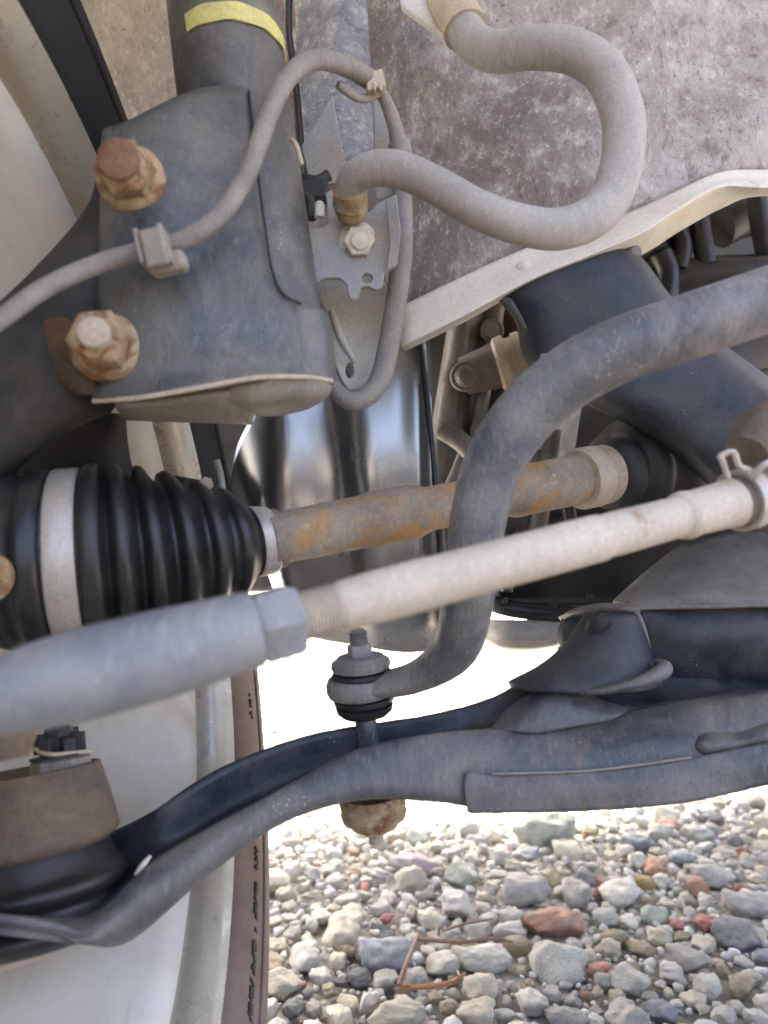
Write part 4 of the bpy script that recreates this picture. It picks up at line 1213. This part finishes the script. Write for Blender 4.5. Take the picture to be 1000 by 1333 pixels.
# (px, py, width, height, colour, shape, yaw, label)
HAND = [
    (723, 1243, 88, 66, 'pale', 13, 10, 'large smooth pale grey oval stone below the orange one'),
    (722, 1196, 86, 40, 'orange', 1, 8, 'long orange red stone lying just above the large oval one'),
    (497, 1238, 86, 58, 'blue', 2, -15, 'big dark blue grey angular stone beside the twig'),
    (445, 1205, 62, 62, 'cream', 4, 30, 'rugged cream stone above left of the dark blue grey one'),
    (705, 1080, 88, 60, 'green', 5, 20, 'large flat greenish grey stone right under the control arm'),
    (808, 1157, 56, 50, 'pale', 14, 60, 'round pale grey stone with fine veins, mid gravel'),
    (538, 1118, 44, 52, 'lilac', 3, 50, 'lilac and white wedge shaped stone below the drop link'),
    (602, 1135, 46, 44, 'green', 7, 10, 'pale mint green stone above the pale blue white one'),
    (595, 1170, 52, 46, 'white', 8, -20, 'pale bluish white block under the mint green stone'),
    (638, 1242, 88, 40, 'pale', 16, 5, 'long pale stone lying behind the red brown twig'),
    (630, 1279, 50, 52, 'cream', 10, 40, 'rough cream lump at the end of the rusty dry stem'),
    (761, 1143, 40, 34, 'dark', 12, 0, 'round dark grey stone left of the veined pale one'),
    (680, 1158, 78, 44, 'grey', 11, -10, 'wide lumpy grey brown stone below the flat greenish one'),
    (850, 1184, 42, 30, 'green', 13, 15, 'smooth olive green pebble left of the salmon pebble'),
    (918, 1196, 32, 30, 'red', 5, 10, 'bright red pink angular stone near the right side'),
    (885, 1198, 27, 18, 'red', 17, 0, 'flat salmon pebble beside the bright red pink stone'),
    (850, 1125, 32, 26, 'orange', 4, 30, 'orange and white chip in the upper right gravel'),
    (842, 1145, 24, 22, 'ochre', 15, 0, 'mustard yellow pebble just below the orange chip'),
    (905, 1150, 38, 24, 'orange', 9, 35, 'grey stone with an orange face right of the yellow pebble'),
    (897, 1242, 62, 34, 'grey', 0, -48, 'long squared grey block lying diagonally in the gravel'),
    (958, 1213, 58, 48, 'dark', 6, -35, 'large slate grey slab sloping near the right edge'),
    (820, 1272, 60, 44, 'pale', 7, 10, 'broad pale grey block right of the small orange chips'),
    (876, 1259, 40, 38, 'white', 8, -40, 'white grey wedge between two blocks in the lower right'),
    (860, 1215, 34, 34, 'cream', 10, 0, 'cream grey cube like stone below the olive pebble'),
    (835, 1230, 40, 24, 'tan', 1, -30, 'brown banded stone left of the cream grey cube'),
    (925, 1281, 44, 34, 'pale', 11, 20, 'pale mottled stone under the slate slab'),
    (968, 1172, 80, 40, 'grey', 2, -18, 'biggest grey rock against the right edge'),
    (925, 1135, 56, 34, 'grey', 3, 0, 'low grey stone above the grey rock at the right edge'),
    (858, 1082, 52, 28, 'grey', 4, 10, 'wide grey stone in the top gravel row under the arm'),
    (824, 1094, 48, 30, 'blue', 5, -10, 'pale blue grey stone in the top gravel, left part'),
    (886, 1110, 30, 32, 'blue', 14, 0, 'glassy blue white pebble right of the orange chip'),
    (864, 1056, 38, 32, 'cream', 13, 0, 'cream pebble touching the lower edge of the arm'),
    (908, 1082, 48, 30, 'pale', 8, 20, 'pale stone beside the small brick red chip'),
    (877, 1071, 20, 16, 'red', 6, 20, 'small brick red chip in the top gravel row'),
    (966, 1104, 26, 10, 'red', 9, 0, 'thin dark red sliver near the top right gravel'),
    (966, 1152, 28, 18, 'orange', 13, 0, 'dusty pink pebble close to the right edge'),
    (365, 1277, 64, 42, 'cream', 7, 15, 'craggy cream stone next to the tyre, lowest left'),
    (395, 1240, 48, 44, 'pale', 4, 60, 'pale pointed stone above the craggy cream one'),
    (352, 1250, 44, 50, 'tan', 5, 0, 'brown sided block pressed against the tyre'),
    (416, 1264, 30, 32, 'pale', 0, 20, 'small upright pale stone left of the dark blue grey one'),
    (380, 1307, 36, 30, 'dark', 2, 40, 'dark chip at the bottom beside the tyre'),
    (345, 1312, 40, 40, 'pale', 11, 10, 'pale stone cut off by the lower left gravel corner'),
    (470, 1268, 36, 28, 'dark', 6, 10, 'black flat stone below the big blue grey one'),
    (763, 1288, 15, 26, 'orange', 9, 80, 'narrow orange red chip standing below the large oval stone'),
    (777, 1259, 22, 20, 'orange', 15, 0, 'small salmon pebble right of the large oval stone'),
    (545, 1266, 36, 28, 'white', 16, 0, 'small white stone inside the bend of the twig'),
    (586, 1302, 30, 38, 'tan', 13, 80, 'upright brown grey pebble at the bottom centre'),
    (860, 1310, 46, 32, 'blue', 1, -20, 'blue grey slab at the bottom under the mottled stone'),
    (788, 1272, 30, 26, 'grey', 10, 0, 'plain grey stone between salmon pebble and broad block'),
    (735, 1318, 60, 36, 'grey', 3, 10, 'grey stone at the bottom edge below the orange chip'),
    (690, 1298, 50, 40, 'pale', 5, -20, 'pale broken stone at the bottom left of the orange chip'),
    (998, 1238, 40, 24, 'blue', 14, 10, 'blue grey pebble cut by the right edge'),
    (982, 1208, 32, 32, 'cream', 13, 0, 'cream pebble between slate slab and right edge'),
    (462, 1106, 15, 15, 'orange', 15, 0, 'tiny bright orange pebble under the drop link nut'),
    (463, 1134, 18, 13, 'orange', 17, 0, 'flat salmon chip below the tiny orange pebble'),
    (502, 1191, 26, 16, 'red', 4, 10, 'pink red chip above the big blue grey stone'),
    (346, 1122, 24, 22, 'lilac', 13, 0, 'pink white pebble touching the tyre edge'),
    (520, 1315, 90, 40, 'cream', 12, 0, 'broad cream stone at the bottom centre edge'),
    (1000, 1300, 40, 36, 'pale', 8, 0, 'pale stone in the lower right corner'),
    (940, 1318, 44, 30, 'grey', 2, 30, 'grey stone at the bottom right of the blue slab'),
    (620, 1208, 50, 26, 'grey', 9, 0, 'mossy grey stone resting behind the twig tip'),
    (560, 1190, 34, 34, 'cream', 3, 20, 'cream stone left under the bluish white block'),
    (740, 1105, 40, 34, 'cream', 15, 0, 'cream pebble under the right end of the flat greenish stone'),
    (655, 1110, 36, 34, 'white', 16, 0, 'white pebble under the left end of the flat greenish stone'),
    (800, 1215, 36, 30, 'tan', 14, 0, 'brownish pebble right of the long orange stone'),
    (790, 1190, 40, 26, 'pale', 6, 0, 'pale flat stone right above the brownish pebble'),
]
for (px, py, wd, ht, mat, shp, yaw, lab) in HAND:
    g = G(px, py + ht * .15, .004)
    z = (g - CAM).dot(FWD)
    k = z / F
    sx = wd * .5 * k
    ang = math.atan2(CAM.z, z)
    sy = min(max(ht * .5 * k / (math.sin(ang) + .55 * math.cos(ang)) * 1.15, sx * .45), sx * 1.5)
    sz = min(sx, sy) * .72
    stone((g.x, g.y, sz * .35), sx, sy, sz, rad(yaw), mat, shp, lab, 'loose stones of the gravel')
    placed.append((g.x, g.y, max(sx, sy) * .86))

# the rest of the bed, packed largest first
CELL = .04
grid = {}


def put(x, y, r):
    grid.setdefault((int(x // CELL), int(y // CELL)), []).append((x, y, r))


def free(x, y, r, slack):
    cx, cy = int(x // CELL), int(y // CELL)
    for i in range(cx - 1, cx + 2):
        for j in range(cy - 1, cy + 2):
            for (a, b, q) in grid.get((i, j), ()):
                d = (r + q) * slack
                if (a - x) ** 2 + (b - y) ** 2 < d * d:
                    return False
    return True


for p in placed:
    put(*p)
rnd = random.Random(7)
items = []


def scatter(n, y0, y1, xs, r0, r1, slack, keep=None):
    for _ in range(n):
        y = rnd.uniform(y0, y1)
        x = rnd.uniform(-xs * y - .05, xs * y + .05)
        if keep and not keep(x, y):
            continue
        r = r0 + (r1 - r0) * rnd.random() ** 2
        if free(x, y, r, slack):
            put(x, y, r)
            items.append((x, y, r))


scatter(700, .42, 1.1, .62, .011, .019, .95)
scatter(5000, .42, 1.3, .62, .008, .0125, .92)
scatter(12000, .42, 1.3, .62, .0055, .0085, .9)
scatter(14000, .42, .95, .62, .0024, .0055, .92)
scatter(9000, 1.3, 2.4, .55, .009, .016, .9)
scatter(9000, 2.4, 4.6, .5, .012, .02, .92)


def pix(x, y):
    d = Vector((x, y, .005)) - CAM
    z = d.dot(FWD)
    return d.dot(RIGHT) / z * F + 500, 666.5 - d.dot(UP) / z * F, z


def visible(x, y, r):
    u_, v_, z = pix(x, y)
    edge = 1062 if u_ > 440 else 1062 + (440 - u_) * .55
    if u_ > 900:
        edge = 1042 - (u_ - 900) * .2
    return 338 < u_ < 1000 and edge < v_ < 1330, r / z


cand = sorted(((visible(*it)[1], i) for i, it in enumerate(items) if visible(*it)[0]), reverse=True)
solo = {i for _, i in cand[:300 - len(HAND)]}
KINDS = [('pale', .27, 'ordinary pale grey stone lying loose in the gravel under the arm'), ('cream', .25, 'ordinary cream stone lying loose in the gravel under the arm'),
         ('grey', .25, 'ordinary mid grey stone lying loose in the gravel under the arm'), ('white', .08, 'ordinary whitish stone lying loose in the gravel under the arm'),
         ('blue', .03, 'ordinary bluish grey stone lying loose in the gravel under the arm'),
         ('dark', .05, 'ordinary dark grey stone lying loose in the gravel under the arm'), ('tan', .05, 'ordinary brown stone lying loose in the gravel under the arm')]
WKINDS = [('white', .55, KINDS[3][2]), ('cream', .33, KINDS[1][2]), ('pale', .12, KINDS[0][2])]


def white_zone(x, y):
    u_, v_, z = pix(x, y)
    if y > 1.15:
        return rnd.random() < .85  # far stones mostly white, putting the overexposed glare into their colour
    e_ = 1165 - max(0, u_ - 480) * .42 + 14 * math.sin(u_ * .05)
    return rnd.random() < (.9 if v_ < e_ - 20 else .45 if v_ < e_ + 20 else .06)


VAR2 = [rock(rs, 2, 10 if i % 2 else 5, 13, I2) for i in range(16)]
VAR1 = [rock(rs, 1, 6, 12, I1) for i in range(10)]
solo_list = []
BINS = {False: [[], [], 0], True: [[], [], 0]}
for i, (x, y, r) in enumerate(items):
    wz = white_zone(x, y)
    a, e, q = rnd.uniform(.8, 1.2), rnd.uniform(.75, 1.1), rnd.uniform(.5, .85)
    yaw = rnd.uniform(0, 6.28)
    zz = r * rnd.uniform(.05, .5) - .001
    if i in solo:
        t = rnd.random()
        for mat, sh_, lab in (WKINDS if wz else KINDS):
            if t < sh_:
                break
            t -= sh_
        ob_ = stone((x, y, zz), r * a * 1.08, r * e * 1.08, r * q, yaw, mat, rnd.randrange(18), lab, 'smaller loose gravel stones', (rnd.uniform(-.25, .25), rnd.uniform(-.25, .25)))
        u_, v_, z = pix(x, y)
        solo_list.append((ob_, mat, u_, v_, r * 2 * F / z))
        continue
    v, f = rnd.choice(VAR2 if y < 1.0 and r > .0045 else VAR1)
    c, s_ = math.cos(yaw), math.sin(yaw)
    tx, ty = rnd.uniform(-.4, .4), rnd.uniform(-.4, .4)
    v = v * np.array([a, e, q]) * r * 1.08
    Rm = np.array([[c, -s_, 0], [s_, c, 0], [0, 0, 1]]) @ np.array([[1, 0, 0], [0, math.cos(tx), -math.sin(tx)], [0, math.sin(tx), math.cos(tx)]]) @ np.array([[math.cos(ty), 0, math.sin(ty)], [0, 1, 0], [-math.sin(ty), 0, math.cos(ty)]])
    v = v @ Rm.T + np.array([x, y, zz])
    B_ = BINS[wz]
    B_[0].append(v)
    B_[1].append(f + B_[2])
    B_[2] += len(v)
# each of these stones is named by its colour and by the striking stone it lies nearest to
CUT = (' below', ' lying', ' beside', ' above', ' right', ' with', ' near', ' in the', ' left', ' under', ' at the', ' cut', ' pressed', ' standing', ' inside', ' touching', ' behind',
       ' resting', ' just', ' between', ' next', ' close', ' against', ' sloping', ', ')


def head(lab):
    return lab[:min([lab.index(c) for c in CUT if c in lab] + [len(lab)])]


WORD = {'pale': 'pale grey', 'cream': 'cream', 'grey': 'mid grey', 'white': 'whitish', 'blue': 'bluish grey', 'dark': 'dark grey', 'tan': 'brown'}
ORD = ['', 'second ', 'third ', 'fourth ', 'fifth ', 'sixth ', 'seventh ', 'eighth ', 'ninth ', 'tenth ']
books = {}
for ob, mat, u_, v_, wd in solo_list:
    hx = min(HAND, key=lambda h: ((h[0] - u_) ** 2 + (h[1] - v_) ** 2) / (h[2] + 20))
    du, dv = u_ - hx[0], v_ - hx[1]
    a_ = math.degrees(math.atan2(-dv, du)) % 360
    side = ['right of', 'above and right of', 'above', 'above and left of', 'left of', 'below and left of', 'below', 'below and right of'][int((a_ + 22.5) // 45) % 8]
    key = '%s %s %s the %s' % (WORD[mat], 'stone' if wd > 26 else 'pebble', side, head(hx[7]))
    books.setdefault(key, []).append((du * du + dv * dv, ob))
for key, lst in books.items():
    for n_, (dd, ob) in enumerate(sorted(lst, key=lambda q: q[0])):
        ob['label'] = ORD[min(n_, 9)] + key
for wz in (False, True):
    gv = np.vstack(BINS[wz][0])
    gf = np.vstack(BINS[wz][1])
    me = bpy.data.meshes.new('gravel')
    me.vertices.add(len(gv))
    me.vertices.foreach_set('co', gv.ravel())
    me.loops.add(gf.size)
    me.loops.foreach_set('vertex_index', gf.ravel().astype(np.int32))
    me.polygons.add(len(gf))
    me.polygons.foreach_set('loop_start', np.arange(0, gf.size, 3, dtype=np.int32))
    me.polygons.foreach_set('loop_total', np.full(len(gf), 3, dtype=np.int32))
    me.update()
    me.validate()
    me.polygons.foreach_set('use_smooth', [True] * len(me.polygons))
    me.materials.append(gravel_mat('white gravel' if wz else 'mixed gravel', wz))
    gr = bpy.data.objects.new('gravel', me)
    COL.objects.link(gr)
    gr['kind'] = 'stuff'
    print('gravel', wz, 'tris', len(gf))

# ------------------------------------------------------------------ twigs
tw = MB()
tw.tube([G(520, 1283, .03), G(530, 1252, .036), G(545, 1216, .03)], [.0022, .0019, .0016], 8)
tw.tube([G(541, 1222, .03), G(600, 1226, .034), G(640, 1222, .036), G(668, 1226, .034)], [.0020, .0017, .0014, .001], 8)
tw.tube([G(575, 1212, .03), G(605, 1203, .034), G(642, 1196, .034)], [.0012, .001, .0007], 6)
tag(tw.build('twig', M['twig'], smooth=60), 'thin red brown forked twig lying on the gravel', 'twig')
tw = MB()
tw.tube([G(520, 1286, .026), G(560, 1284, .03), G(590, 1278, .032), G(606, 1266, .036)], [.0016, .002, .0016, .001], 8)
tw.tube([G(588, 1279, .03), G(598, 1272, .04), G(596, 1264, .036)], [.0014, .0012, .0008], 6)
M['stem'] = grimy('rusty dry stem', (.34, .15, .05), (.26, .13, .07), .5, .8, scale=200, fine=900)
tag(tw.build('dry_stem', M['stem'], smooth=60), 'curled rust orange dry stem among stones below the twig', 'stem')
